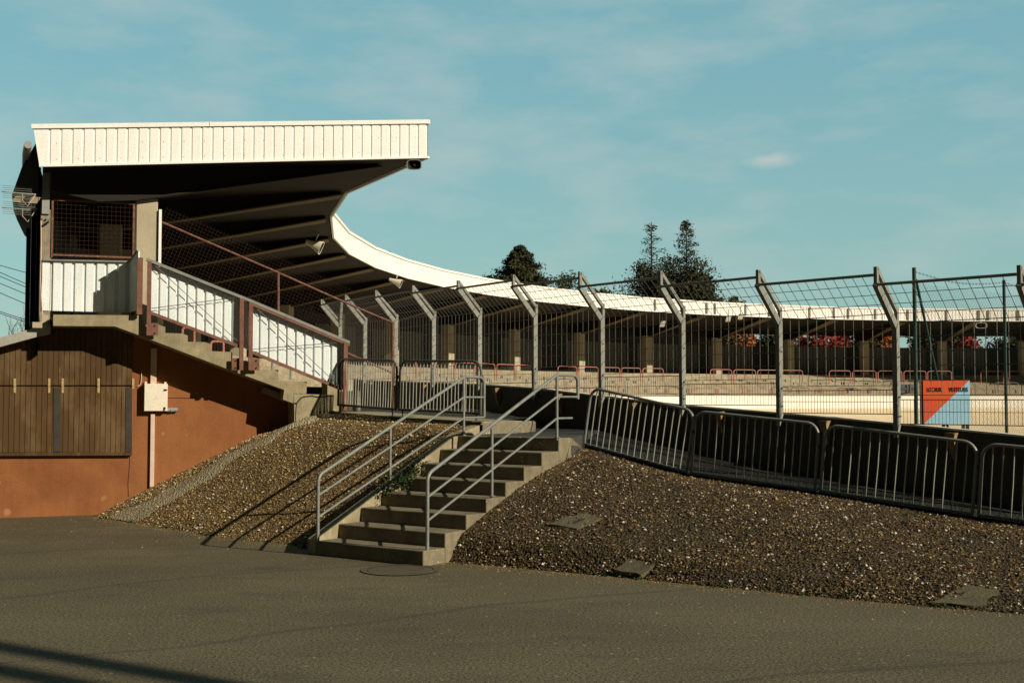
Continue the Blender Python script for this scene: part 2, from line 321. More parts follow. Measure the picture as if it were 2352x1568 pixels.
def arc(p0, p1, p2, r, n=6):      # round the corner p0-p1-p2 with radius r
    p0, p1, p2 = Vector(p0), Vector(p1), Vector(p2); a = (p0 - p1).normalized(); b = (p2 - p1).normalized()
    ang = a.angle(b); t = r / math.tan(ang / 2); s0 = p1 + a * t; s1 = p1 + b * t
    bis = (a + b).normalized(); c = p1 + bis * (r / math.sin(ang / 2)); v0 = s0 - c; v1 = s1 - c; w = v0.angle(v1)
    return [c + (v0 * math.sin((1 - k / n) * w) + v1 * math.sin(k / n * w)) / math.sin(w) for k in range(n + 1)]
def rotz(a): return Matrix.Rotation(a, 3, 'Z')
def lerp(a, b, t): return Vector(a) * (1 - t) + Vector(b) * t
def sample(poly, t):              # point at fraction t of a polyline
    poly = [Vector(p) for p in poly]; ls = [(poly[i + 1] - poly[i]).length for i in range(len(poly) - 1)]; s = t * sum(ls)
    for i, l in enumerate(ls):
        if s <= l or i == len(ls) - 1: return poly[i].lerp(poly[i + 1], min(max(s / l, 0), 1))
        s -= l

# ------------------------------------------------------------------ the frame of the place
U = Vector((math.cos(math.radians(20)), math.sin(math.radians(20)), 0)); NN = Vector((U.y, -U.x, 0))   # along the end wall / towards the viewer
W0 = at_z(120, 1185, 0); W0.z = 0
def Wp(px, py, off=0.0): return on_plane(px, py, W0 + NN * off, NN)
T_OFF, E_OFF, F_OFF, BAL = 0.66, -0.05, 0.73, 0.72
CC = Vector((27.487, 34.299, 0)); R_IN, R_OUT = 32.28, 38.12
def ring(R, deg, z=0.0): a = math.radians(deg); return Vector((CC.x + R * math.cos(a), CC.y + R * math.sin(a), z))
def ring_px(px, R):
    d = ray(px, 830); d = Vector((d.x, d.y, 0)).normalized(); b = d.dot(CC); c = CC.dot(CC) - R * R; t = b + math.sqrt(b * b - c); q = d * t
    return math.degrees(math.atan2(q.y - CC.y, q.x - CC.x)) % 360
BAYS = [196.88, 190.66, 184.31, 177.91, 171.27, 165.0, 158.6, 152.0, 145.47, 137.91, 130.67, 123.33, 115.96, 108.53, 101.1, 93.7, 86.4, 79.0, 71.6]
Z_IB, Z_IT, Z_OB, Z_OT = 6.115, 6.785, 5.545, 6.20     # roof edge heights: inner bottom/top, outer bottom/top
A_b, I_b = Wp(90, 383, F_OFF), Wp(983, 363, F_OFF); A_t, I_t = Wp(77, 287, F_OFF), Wp(983, 276, F_OFF)

# ------------------------------------------------------------------ setting: ground
g = MB().grid([[(-400 + 80 * i, -150 + 80 * j, 0) for i in range(11)] for j in range(11)])
tag(g.build('asphalt', 'asphalt', fixn=False), kind='structure')

# ------------------------------------------------------------------ fence line, low wall profile
fpos = []; hd = math.radians(130); p = Vector((3.9252, 17.9, 0)); LP = 1.9
fpos = {1: p.copy()}; q = p.copy(); h = hd
for i in range(2, 10): q = q + LP * Vector((math.cos(h), math.sin(h), 0)); fpos[i] = q.copy(); h -= math.radians(2)
q = p.copy(); h = hd + math.radians(2)
for i in (0, -1, -2): q = q - LP * Vector((math.cos(h), math.sin(h), 0)); fpos[i] = q.copy(); h += math.radians(2)
walltop = {-2: 1.26, -1: 1.40, 0: 1.545, 1: 1.67, 2: 1.777, 3: 1.92, 4: 2.076, 5: 2.165, 6: 2.22, 7: 2.27, 8: 2.32, 9: 2.37}
panelz = {-2: 1.43, -1: 1.56, 0: 1.69, 1: 1.80, 2: 1.936, 3: 2.085, 4: 2.19, 5: 2.24, 6: 2.29, 7: 2.34, 8: 2.38}   # bottom of the mesh between post i and i+1

# ------------------------------------------------------------------ stairs frame
SL, SR = Vector((-2.383, 14.92, 0)), Vector((-1.006, 13.92, 0)); ASC = Vector((0.588, 0.809, 0)); RISE, TREAD, NST = 0.172, 0.395, 8
ASN = Vector((0.809, -0.588, 0))        # normal of the stair sides (points right)
L_top = SL + ASC * TREAD * 7; R_top = SR + ASC * TREAD * 7; LAND = RISE * NST

# kerb line left of the stairs, barrier line right of them
K0, K1, K2 = Vector((-2.98, 20.75, 1.675)), Vector((-1.83, 19.6, 1.606)), Vector((-0.43, 18.25, 1.554))
BR = [Vector((1.07, 18.2, 1.205)), Vector((2.45, 16.86, 0.862)), Vector((3.955, 15.78, 0.70)), Vector((5.52, 14.55, 0.502)), Vector((7.1, 13.3, 0.36)), Vector((9.5, 11.4, 0.2))]
UPV = Vector((0, 0, 1))
def jit(v, a=0.02): return v + Vector((random.uniform(-a, a), random.uniform(-a, a), random.uniform(-a, a)))
def coons(bot, top, left, right, nu, nv, amp):
    rows = []
    for j in range(nv + 1):
        v = j / nv; row = []
        for i in range(nu + 1):
            u = i / nu
            b, t, l, r = sample(bot, u), sample(top, u), sample(left, v), sample(right, v)
            pnt = b * (1 - v) + t * v + l * (1 - u) + r * u - (sample(bot, 0) * (1 - u) * (1 - v) + sample(bot, 1) * u * (1 - v) + sample(top, 0) * (1 - u) * v + sample(top, 1) * u * v)
            e = min(u, 1 - u, v, 1 - v) * 8; e = min(1, e)
            pnt.z += amp * e * (math.sin(pnt.x * 3.1 + pnt.y * 1.7) * 0.5 + math.sin(pnt.x * 7.3 - pnt.y * 5.1) * 0.35 + random.uniform(-0.3, 0.3))
            row.append(pnt)
        rows.append(row)
    return rows
lb = [at_z(215, 1186, 0), at_z(350, 1207, 0), at_z(490, 1231, 0), at_z(690, 1253, 0), SL - ASN * 0.02]
lt = [Wp(660, 992, 0.02), Wp(677, 985, T_OFF - .05), Wp(764, 944, T_OFF), K0 + Vector((0.1, -0.05, -0.02)), K1 + Vector((-.04, -.05, -.04)), K2 + Vector((-.04, -.06, -.06))]
ll = [lb[0], Wp(350, 1117, 0.01), Wp(470, 1058, 0.01), Wp(590, 1000, 0.01), lt[0]]
lr = [lb[-1], SL + ASC * TREAD * 3.5 + Vector((0, 0, 0.68)) - ASN * 0.02, L_top + Vector((0, 0, 1.40)) - ASN * 0.02, lt[-1]]
left_rows = coons(lb, lt, ll, lr, 46, 40, 0.022)
tag(MB().grid(left_rows).build('embankment_left', 'tan_soil', smooth=True), kind='structure')
rb = [at_z(990, 1291, -0.02), at_z(1420, 1325, 0), at_z(1880, 1370, 0), at_z(2350, 1411, 0), at_z(2900, 1475, 0)]
rt = [at_z(1334, 1030, 1.18), BR[0] + Vector((0.0, -.12, -.03))] + [b + Vector((-.06, -.10, -.03)) for b in BR[1:5]]
rr = [rb[-1], rt[-1]]
sr_b = SR + ASC * 2.55
rl = [rb[0]] + [SR + ASC * q_ + UPV * z_ for q_, z_ in ((.65, .285), (1.3, .56), (1.95, .81), (2.55, .99))] + [R_top + ASC * .30 + ASN * .03 + UPV * 1.12, rt[0]]
right_rows = coons(rb, rt, rl, rr, 70, 34, 0.028)
tag(MB().grid(right_rows).build('embankment_right', 'soil', smooth=True), kind='structure')
# pale strip of grit running up the left bank
def patch_pt(rows, u, v):
    nv, nu = len(rows) - 1, len(rows[0]) - 1; x, y = min(u * nu, nu - 1e-4), min(v * nv, nv - 1e-4); i, j = int(x), int(y); fx, fy = x - i, y - j
    return (rows[j][i] * (1 - fx) + rows[j][i + 1] * fx) * (1 - fy) + (rows[j + 1][i] * (1 - fx) + rows[j + 1][i + 1] * fx) * fy
srow = []
grit_c = lambda v: 0.145 + 0.10 * v + 0.012 * math.sin(v * 9)
grit_w = lambda v: 0.062 + 0.0 * v + .012 * math.sin(v * 23)
for j in range(61):
    v = j / 60; c = grit_c(v); w = grit_w(v)
    srow.append([patch_pt(left_rows, c + w * (k / 8 - .5) * 2 * (1 + 0.12 * math.sin(v * 31 + k)), v) + Vector((0, 0, 0.012 * (1 - abs(k / 4 - 1)) + 0.006)) for k in range(9)])
tag(MB().grid(srow).build('grit_path', 'pale_gravel', smooth=True), kind='structure')

# loose stones over both banks: thousands of little real stones in one mesh
def stones(name, rows, n, sm, bias, ulim=(0, 1), vpow=1.0, mat='stones'):
    oc = np.array([(1, 0, 0), (-1, 0, 0), (0, 1, 0), (0, -1, 0), (0, 0, 1), (0, 0, -1)], float)
    of = np.array([(0, 2, 4), (2, 1, 4), (1, 3, 4), (3, 0, 4), (2, 0, 5), (1, 2, 5), (3, 1, 5), (0, 3, 5)])
    P = np.zeros((n, 3)); UU = np.zeros(n)
    for k in range(n):
        u = random.uniform(*ulim); v = random.random() ** vpow
        if rows is left_rows and abs(u - grit_c(v)) < grit_w(v) and random.random() < .9: u = random.uniform(.45, 1)
        q_ = patch_pt(rows, u, v)
        for _ in range(2):                       # stones gather in drifts and leave barer soil between
            if .5 + .28 * math.sin(q_.x * 2.3 + 1.3 * math.sin(q_.y * 1.9)) + .28 * math.sin(q_.y * 3.7 - q_.x * 1.1) > random.uniform(-.25, .8): break
            if rows is right_rows: q_ = patch_pt(rows, random.uniform(*ulim), random.random() ** vpow)
        P[k] = q_; UU[k] = u
    sz = sm * np.exp(rng.normal(0, 0.45, n)); sz = np.minimum(sz, sm * 2.6)
    rot = rng.uniform(0, 2 * np.pi, n); sx = rng.uniform(0.7, 1.35, n); sy = rng.uniform(0.6, 1.0, n); szz = rng.uniform(0.4, 0.75, n); tilt = rng.normal(0, 0.35, n)
    V = oc[None] * np.stack([sx, sy, szz], 1)[:, None, :] * sz[:, None, None] * rng.uniform(0.75, 1.2, (n, 6, 1))
    c, s_ = np.cos(tilt), np.sin(tilt); X = V[..., 0] * c[:, None] - V[..., 2] * s_[:, None]; Z = V[..., 0] * s_[:, None] + V[..., 2] * c[:, None]
    c, s_ = np.cos(rot), np.sin(rot); X2 = X * c[:, None] - V[..., 1] * s_[:, None]; Y2 = X * s_[:, None] + V[..., 1] * c[:, None]
    V = np.stack([X2, Y2, Z], -1) + P[:, None, :] + np.array([0, 0, 1]) * (sz * 0.25)[:, None, None]
    faces = (of[None] + (np.arange(n) * 6)[:, None, None]).reshape(-1, 3)
    me = bpy.data.meshes.new(name); me.from_pydata(V.reshape(-1, 3), [], faces.tolist())
    tone = np.clip(rng.beta(1.6, 2.4, n) + bias + (0.10 - 0.30 * UU if rows is left_rows else 0) + (rng.random(n) < 0.2) * rng.uniform(0.2, 0.6, n), 0, 1)
    at = me.attributes.new('tone', 'FLOAT', 'POINT'); at.data.foreach_set('value', np.repeat(tone, 6).astype(np.float32))
    me.materials.append(M[mat]); o = bpy.data.objects.new(name, me); COL.objects.link(o); return tag(o, kind='stuff')
tag(stones('gravel_stones', right_rows, 36000, 0.0110, 0.03, (0, 0.9), 1.1), 'loose brown gravel and flints covering the bank right of the stairs', 'gravel')
tag(stones('gravel_stones', left_rows, 30000, 0.0095, 0.08, (0, 1), 1.0, 'stones_tan'), 'loose tan gravel and leaf litter covering the bank left of the stairs', 'gravel')

def scatter(lines, n):
    oc = [(1, 0, 0), (0, 1, 0), (-1, 0, 0), (0, -1, 0), (0, 0, 1)]; mb = MB()
    for k in range(n):
        ln = random.choice(lines); p_ = sample(ln, random.random()); d_ = abs(random.gauss(0, .16)) if random.random() < .8 else random.expovariate(1 / .9)
        p_ = p_ + Vector((-.55, -.83, 0)) * d_ ; r_ = random.uniform(.005, .014); a_ = random.uniform(0, 6.3); c_, s_ = math.cos(a_), math.sin(a_); t_ = .45 + .5 * random.betavariate(2, 2)
        mb.add([Vector((p_.x + (x * c_ - y * s_) * r_ * 1.3, p_.y + (x * s_ + y * c_) * r_, z * r_ * .8)) for x, y, z in oc], [(0, 1, 4), (1, 2, 4), (2, 3, 4), (3, 0, 4)], t_)
    o = mb.build('scattered_grit', 'stones', tones=True); return tag(o, 'loose grit and chippings strewn on the tarmac at the foot of the banks', 'grit', kind='stuff')
scatter([lb[:4], rb[:4], rb[:4]], 1500)
# path and landing behind the barriers
def off_wall(i, d): a, b = fpos[i], fpos[i - 1] if i > -2 else fpos[i]; t = (fpos[max(i - 1, -2)] - fpos[min(i + 1, 9)]).normalized(); return fpos[i] + Vector((t.y, -t.x, 0)) * 0 + Vector((-t.y, t.x, 0)) * d
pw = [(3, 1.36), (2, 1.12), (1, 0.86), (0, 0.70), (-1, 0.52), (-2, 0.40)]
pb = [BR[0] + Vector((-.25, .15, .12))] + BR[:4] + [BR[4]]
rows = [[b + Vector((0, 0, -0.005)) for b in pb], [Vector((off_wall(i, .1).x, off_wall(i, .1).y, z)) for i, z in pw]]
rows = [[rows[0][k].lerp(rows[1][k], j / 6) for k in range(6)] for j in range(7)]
tag(MB().grid(rows).build('path', 'shaded_path', smooth=True), kind='structure')
# landing at the stair head and raised platform on the left of it
fl = [L_top + ASC * .2, R_top - ASN * 0.02 + ASC * .31, Vector((rt[0].x, rt[0].y, 0)), Vector((1.1, 18.3, 0)), Vector((fpos[3].x, fpos[3].y, 0)), Vector((fpos[4].x, fpos[4].y, 0)), Vector((K2.x + .1, K2.y + .1, 0))]
tag(MB().prism([Vector((v.x, v.y, LAND - 0.25)) for v in fl], (0, 0, 0.246)).build('landing', 'path'), kind='structure')
pl = [K2, K1, K0, Vector((-3.0, 23, 1.68)), Vector((fpos[9].x - .6, fpos[9].y, 1.74))] + [Vector((fpos[i].x, fpos[i].y, 1.72)) for i in (9, 8, 7, 6, 5)] + [Vector((fpos[4].x, fpos[4].y, 1.56))]
mb = MB(); n = len(pl); ctr = Vector((-1.6, 22, 1.65))
mb.add([v + Vector((0, 0, -0.006)) for v in pl] + [ctr], [(i, (i + 1) % n, n) for i in range(n)])
tag(mb.build('platform', 'path'), kind='structure')

# ------------------------------------------------------------------ track inside the bend
def trk(deg):                        # outer radius of the banking
    if deg < 205 and deg > 40: return 32.6
    return None
rows = []
for deg in np.arange(203, 39, -4.0):
    rows.append([ring(32.55, deg, 1.36), ring(31.3, deg, 0.80), ring(29.6, deg, 0.28), ring(27.0, deg, 0.05), ring(20, deg, 0.03)])
tag(MB().grid(rows).build('track', 'track', smooth=True), kind='structure')
rows = [[ring(20, a, 0.035), ring(1, a, 0.035)] for a in np.arange(203, 39, -4.0)]
tag(MB().grid(rows).build('infield', 'infield'), kind='structure')

# ------------------------------------------------------------------ ribbed sheet: bottoms/tops are polylines of equal length, out = outward vector(s)
def ribbed(mb, bot, top, out, pitch, depth, crown=0.74):
    """trapezoidal sheet with vertical ribs, between polyline bot and top"""
    prof = [(0.0, 1), (crown, 1), (crown + 0.07, 0), (0.93, 0), (1.0, 1)]
    vs = []; 
    for k in range(len(bot) - 1):
        b0, b1, t0, t1 = Vector(bot[k]), Vector(bot[k + 1]), Vector(top[k]), Vector(top[k + 1]); L = (b1 - b0).length; o = Vector(out[k] if isinstance(out, list) else out)
        nr = max(1, round(L / pitch))
        for r in range(nr):
            for f, hgt in prof[:-1]:
                s = (r + f) / nr; d = o * (depth * (hgt - 1))
                vs.append((b0.lerp(b1, s) + d, t0.lerp(t1, s) + d))
        vs.append((b1, t1))
    m = len(vs); mb.add([v[0] for v in vs] + [v[1] for v in vs], [(i, i + 1, m + i + 1, m + i) for i in range(m - 1)])
    return mb
UPV = Vector((0, 0, 1))

# ================================================================== GRANDSTAND
gs = thing('grandstand', 'long curved covered grandstand with cream white ribbed fascia sweeping round the track', 'grandstand', (A_b.x, A_b.y, 0))
# roof: outline from the end over the bays
ins = [Vector((I_b.x, I_b.y, 0))] + [ring(R_IN, a) for a in BAYS]
outs = [Vector((A_b.x, A_b.y, 0))] + [ring(R_OUT, a) for a in BAYS]
bev = [0] * len(ins)
i_b = [Vector((v.x, v.y, Z_IB)) for v in ins]; i_t = [Vector((v.x, v.y, Z_IT)) for v in ins]
o_b = [Vector((v.x, v.y, Z_OB)) for v in outs]; o_t = [Vector((v.x, v.y, Z_OT)) for v in outs]
i_b[0], i_t[0], o_b[0], o_t[0] = I_b, I_t, A_b, A_t
mb = MB()
sh = lambda L, dz: [v + Vector((0, 0, dz)) for v in L]
def inset(a, b, d): return [x + (y - x).normalized() * d for x, y in zip(a, b)]
ib2, ob2, it2, ot2 = inset(i_b, o_b, .05), inset(o_b, i_b, .05), inset(i_t, o_t, .05), inset(o_t, i_t, .05)
for L in (ib2, ob2, it2, ot2): L[0] = L[0] - NN * 0.05
rows = [sh(ib2, 0.03), sh(ob2, 0.03), sh(ot2, -0.03), sh(it2, -0.03), sh(ib2, 0.03)]
mb.grid(rows); mb.add([r[0] for r in rows[:4]], [(0, 1, 2, 3)]); mb.add([r[-1] for r in rows[:4]], [(0, 1, 2, 3)])
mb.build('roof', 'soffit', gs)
# end fascia
atv = Vector((A_b.x, A_b.y, A_t.z + .006)); itv = Vector((I_b.x, I_b.y, I_t.z))
mb = ribbed(MB(), [A_b + UPV * .03, I_b + UPV * .03], [atv - UPV * .05, itv - UPV * .05], NN, 0.167, 0.016)
mb.prism([A_b + UPV * .03, atv - UPV * .05, A_t - UPV * .05], -NN * .02)
ef = mb.build('end_fascia', 'white_metal', gs)
mb = MB(); mb.bar(A_t + NN * .006 - UPV * .03 - U * .03, I_t + NN * .006 - UPV * .03 + U * .02, .05, .07); mb.bar(A_b + NN * .004 + UPV * .012, I_b + NN * .004 + UPV * .012, .04, .035)
j = A_t.lerp(I_t, .42); mb.bar(j + NN * .035 + UPV * 0.012, j + NN * .035 - UPV * .07, .012, .01, up=U)
mb.build('fascia_trim', 'white_metal', ef)
for k in range(1, 39, 2):
    for zf in (.17, .55):
        c = A_b.lerp(I_b, (k + .55) / 39).lerp(atv.lerp(itv, (k + .55) / 39), zf); MB().obox(c + NN * .003, U, NN, UPV, .009, .006, .010).build('screw', 'wood_post', ef)
# inner fascia round the bend
nrm = [(CC - (a + b) / 2).normalized() for a, b in zip(ins[:-1], ins[1:])]
for v in nrm: v.z = 0
mb = ribbed(MB(), sh(i_b, .03), sh(i_t, -.05), nrm, 0.20, 0.022)
inf = mb.build('inner_fascia', 'white_metal', gs)
mb = MB()
for k in range(len(i_t) - 1):
    mb.bar(i_t[k] + nrm[k] * .01 - UPV * .03, i_t[k + 1] + nrm[k] * .01 - UPV * .03, .06, .07); mb.bar(i_b[k] + nrm[k] * .008 + UPV * .012, i_b[k + 1] + nrm[k] * .008 + UPV * .012, .045, .035)
mb.build('fascia_trim', 'white_metal', inf)
# dark upright strips with pointed tops on the far part
for pxs in (1598, 1662, 1725.6, 1744.7, 1818.7, 1879, 1975.5, 2036.7, 2071, 2136.7, 2217.6, 2310.7, 2391, 2414, 2486, 2530):
    a = ring_px(pxs * .9408, R_IN); rr_ = (ring(1, a) - CC).normalized(); tg = Vector((-rr_.y, rr_.x, 0))
    for k in range(len(BAYS) - 1):
        if BAYS[k] >= a >= BAYS[k + 1]:
            t = (BAYS[k] - a) / (BAYS[k] - BAYS[k + 1]); c = ring(R_IN, BAYS[k]).lerp(ring(R_IN, BAYS[k + 1]), t)
    c = c - rr_ * .012; z0, z1 = Z_IB + .05, Z_IT - .12
    MB().prism([Vector((c.x, c.y, 0)) + tg * x + UPV * z for x, z in ((-.055, z0), (.055, z0), (.055, z1), (0, z1 + .08), (-.055, z1))], -rr_ * .03).build('fascia_strip', 'back_sheet', inf)
# outer apron and gutter that lean out over the back wall
angs = [202.7, 200, 197, 193, 188, 182, 176]
mb = MB(); rows = [[ring(38.16, a, 6.02) for a in angs], [ring(38.36, a, 5.62) for a in angs], [ring(38.50, a, 5.16) for a in angs], [ring(38.44, a, 5.0) for a in angs], [ring(38.2, a, 4.86) for a in angs], [ring(38.1, a, 5.0) for a in angs], [ring(38.1, a, 6.02) for a in angs], [ring(38.16, a, 6.02) for a in angs]]
mb.grid(rows); mb.add([r[0] for r in rows[:-1]], [tuple(range(7))]); mb.build('eaves_apron', 'dark_metal', gs)
mb = MB(); mb.tube([ring(38.3, a, 5.80) for a in (204.2, 203, 201, 199)], .06, 12); mb.build('gutter', 'grey_plastic', gs, smooth=True)
# radial beams, deeper towards the column
def beam(a, r0=37.9):
    mb = MB(); e = (ring(1, a) - CC).normalized(); tg = Vector((-e.y, e.x, 0))
    pts = [(R_IN + .12, Z_IB + .05, .10), (R_IN + 4.3, Z_IB - .365, .52), (R_IN + 4.9, Z_IB - .42, .52), (r0, Z_OB + .06, .30)]
    w = .045
    top = [ring(r, a, z) for r, z, d in pts]; bt = [ring(r, a, z - d) for r, z, d in pts]
    mb.prism([p + tg * w for p in top + bt[::-1]], -tg * 2 * w)
    fl_ = MB()
    for k in range(3):
        x, y = bt[k] - UPV * .031, bt[k + 1] - UPV * .031; w0, w1 = ((.27, .06), (.06, .05), (.05, .05))[k]; fl_.prism([x + tg * w0, x - tg * w0, y - tg * w1, y + tg * w1], (0, 0, .03))  # flanges flare at the inner end to imitate wedges of sunlight
    return mb, fl_
for a in [202.6] + BAYS[:-1]:
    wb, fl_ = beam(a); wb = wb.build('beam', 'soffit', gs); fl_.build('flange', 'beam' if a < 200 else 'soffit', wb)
# columns
def col_at(c, e, z0, z1, w):
    mb = MB(); tg = Vector((-e.y, e.x, 0)); k = .02
    pr = [(-w / 2 + k, -w / 2), (w / 2 - k, -w / 2), (w / 2, -w / 2 + k), (w / 2, w / 2 - k), (w / 2 - k, w / 2), (-w / 2 + k, w / 2), (-w / 2, w / 2 - k), (-w / 2, -w / 2 + k)]
    mb.prism([Vector((c.x, c.y, z0)) + e * x + tg * y for x, y in pr], (0, 0, z1 - z0)); return mb
cl, crr = Wp(312.5, 455, E_OFF), Wp(363, 455, E_OFF); cw = (crr - cl).length
cc = (cl + crr) / 2 - NN * cw / 2
endcol = col_at(cc, U, 2.6, cl.z, cw).build('column', 'column', gs)
mb = MB()
for s in (-.35, .35): mb.obox(Vector((cc.x, cc.y, cl.z + .07)) + U * s * cw * .55 + NN * .02, U, NN, UPV, cw * .42, cw * .9, .14)
mb.build('bearing_plate', 'wood_post', endcol)
for pxx in (347, 357):
    mb = MB(); mb.tube([Wp(pxx, 452, E_OFF + .0), Wp(pxx, 452, E_OFF + .0) + UPV * .05], .02, 8); mb.build('anchor_bolt', 'pale_pink', endcol)
for a in BAYS[:-1]: 
    e = (ring(1, a) - CC).normalized(); col_at(ring(R_IN + 4.6, a), e, 2.9, Z_IB - .87, .42).build('column', 'column', gs)
# terrace: stepped section measured on the end face, swept round the bend
TP = [(122.4, 722.4), (326.4, 724.1), (327.8, 744.5), (379.4, 746.2), (379.7, 764.5), (431, 766.1), (431.3, 784.5), (482.8, 785.8), (483.1, 806), (533.5, 808.1), (533.8, 827), (585, 828.5), (585.3, 847.5), (639.2, 849.3), (639.5, 874.3), (704.9, 876.5), (703.7, 904), (674.9, 902.9), (526.8, 848.8), (332.4, 774.5), (264, 749.2), (122.4, 748)]
sec0 = [Wp(x, y, T_OFF) for x, y in TP]
Rz = [((Vector((v.x, v.y, 0)) - CC).length, v.z) for v in sec0]
Rz[0] = (R_OUT - .02, Rz[0][1]); Rz[-1] = (R_OUT - .02, Rz[-1][1])
n = len(TP); secs = [sec0, [v - NN * .45 for v in sec0]] + [[ring(r, a, z) for r, z in Rz] for a in [198] + BAYS[0:]]
mb = MB(); vs = [v for s in secs for v in s]; fs = [tuple(range(n))]
for i in range(len(secs) - 1):
    for k in range(n): fs.append((i * n + k, i * n + (k + 1) % n, (i + 1) * n + (k + 1) % n, (i + 1) * n + k))
mb.add(vs, fs)
tr = mb.build('terrace', 'concrete', gs)
tr.data.materials.append(M['terrace'])
for pl_ in tr.data.polygons:
    if pl_.index >= n + 1: pl_.material_index = 1
# low front kerb of the far terrace and white parapet above the track
mb = MB(); ag = np.arange(202.0, 70, -3.7)
rows = [[ring(33.95, a, 2.12) for a in ag], [ring(33.0, a, 2.10) for a in ag], [ring(32.98, a, 1.2) for a in ag], [ring(33.95, a, 1.2) for a in ag]]
mb.grid(rows); mb.build('front_walkway', 'terrace', gs)
mb = MB(); rows = [[ring(r, a, z) for a in ag] for r, z in ((32.75, 1.30), (32.75, 2.04), (32.60, 2.04), (32.60, 1.30))]
mb.grid(rows); tag(mb.build('track_parapet', 'white_conc'), 'white painted parapet wall curving along the far side of the track', 'parapet')
# back wall, one panel per bay with dark gaps
for k in range(len(BAYS) - 1):
    a0, a1 = BAYS[k], BAYS[k + 1]; gl = 0.10 if k % 3 else 0.24
    mb = MB(); b0, b1 = a0 - (a0 - a1) * .05, a1 + (a0 - a1) * gl
    bt = [ring(38.02, b0, 3.0), ring(38.02, b1, 3.0)]; ribbed(mb, bt, sh(bt, 1.9), (CC - ring(38, (b0 + b1) / 2)).normalized(), .22, .03)
    if a0 > 192: continue
    mb.build('back_panel', 'back_sheet', gs)
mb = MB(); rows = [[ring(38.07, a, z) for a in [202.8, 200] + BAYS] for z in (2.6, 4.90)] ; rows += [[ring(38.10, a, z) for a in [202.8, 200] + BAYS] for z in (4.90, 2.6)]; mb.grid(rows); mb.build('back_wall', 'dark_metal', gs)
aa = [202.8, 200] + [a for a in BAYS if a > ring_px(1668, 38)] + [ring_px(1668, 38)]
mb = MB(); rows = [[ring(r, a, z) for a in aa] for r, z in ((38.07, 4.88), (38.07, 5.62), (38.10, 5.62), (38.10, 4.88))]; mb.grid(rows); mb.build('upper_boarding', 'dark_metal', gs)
for (aa, r0, mt_) in (([202.9, 201, 199.5], 38.2, 'teal_sheet'), ([199.5, 197, 194, 190], 38.3, 'bark')):
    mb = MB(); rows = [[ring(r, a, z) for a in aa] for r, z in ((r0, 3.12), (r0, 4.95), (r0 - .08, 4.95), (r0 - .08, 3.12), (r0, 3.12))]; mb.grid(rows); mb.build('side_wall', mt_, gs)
# dense dark infill below the near roof: rear of the stand behind the end
# ---- end face: post, cladding, meshes
p0, p1 = Wp(92, 600, E_OFF + .02), Wp(117, 600, E_OFF + .02)
zt = Wp(92, 425, E_OFF).z
mb = MB(); mb.obox(Vector(((p0.x + p1.x) / 2, (p0.y + p1.y) / 2, (3.1 + zt) / 2 - .2)) - NN * .1, U, NN, UPV, (p1 - p0).length, .18, zt - 3.1 - .4); ep = mb.build('end_post', 'wood_post', gs)
c = Wp(106, 430, E_OFF + .035); mb = MB(); mb.obox(c - UPV * .05, U, NN, UPV, .115, .03, .78)
for dx in (-.03, .03):
    q = Wp(105.5, 500, E_OFF + .055) + U * dx; mb.tube([q, q + NN * .03], .014, 8)
mb.build('steel_plate', 'grey_plastic', ep)
mb = MB(); bq = Wp(106, 513, E_OFF + .06); mb.obox(bq, (1, .2, .6), NN, UPV, .1, .05, .035); mb.build('bracket', 'black', ep)
mb = MB(); mb.tube([Wp(94, 505, E_OFF + .03), Wp(95, 560, E_OFF + .04), Wp(93, 640, E_OFF + .06), Wp(97, 715, E_OFF + .08), Wp(101, 740, E_OFF + .1), Wp(112, 752, E_OFF + .3)], .008, 6); mb.build('lead_wire', 'pale_pink', ep)
cb0, cb1 = Wp(95.5, 713, E_OFF + .03), Wp(296, 717.5, E_OFF + .03); ct0, ct1 = Wp(97, 599, E_OFF + .03), Wp(296, 603, E_OFF + .03)
ct0 = Vector((cb0.x, cb0.y, ct0.z)); ct1 = Vector((cb1.x, cb1.y, ct1.z))
mb = ribbed(MB(), [cb0, cb1], [ct0, ct1], NN, .163, .035, .66); ec = mb.build('end_cladding', 'blue_metal', gs)
mb = MB(); mb.bar(ct0 + UPV * .012 + NN * .0, ct1 + UPV * .012 + NN * .0, .10, .025); mb.build('coping', 'galv', ec)
rb0, rb1 = cb1.copy(), Wp(316, 713, BAL - .02); rt1 = Wp(316, 596, BAL - .02); rt1 = Vector((rb1.x, rb1.y, ct1.z + .12))
out_r = (rb1 - rb0).normalized().cross(UPV); rb1.z = rb0.z
mb = ribbed(MB(), [rb0, rb1], [ct1, rt1], out_r, .1, .02, .6); rp = mb.build('return_panel', 'blue_metal', gs)
mb = MB(); mb.bar(ct1 + UPV * .012, rt1 + UPV * .012, .05, .025); mb.build('coping', 'galv', rp)
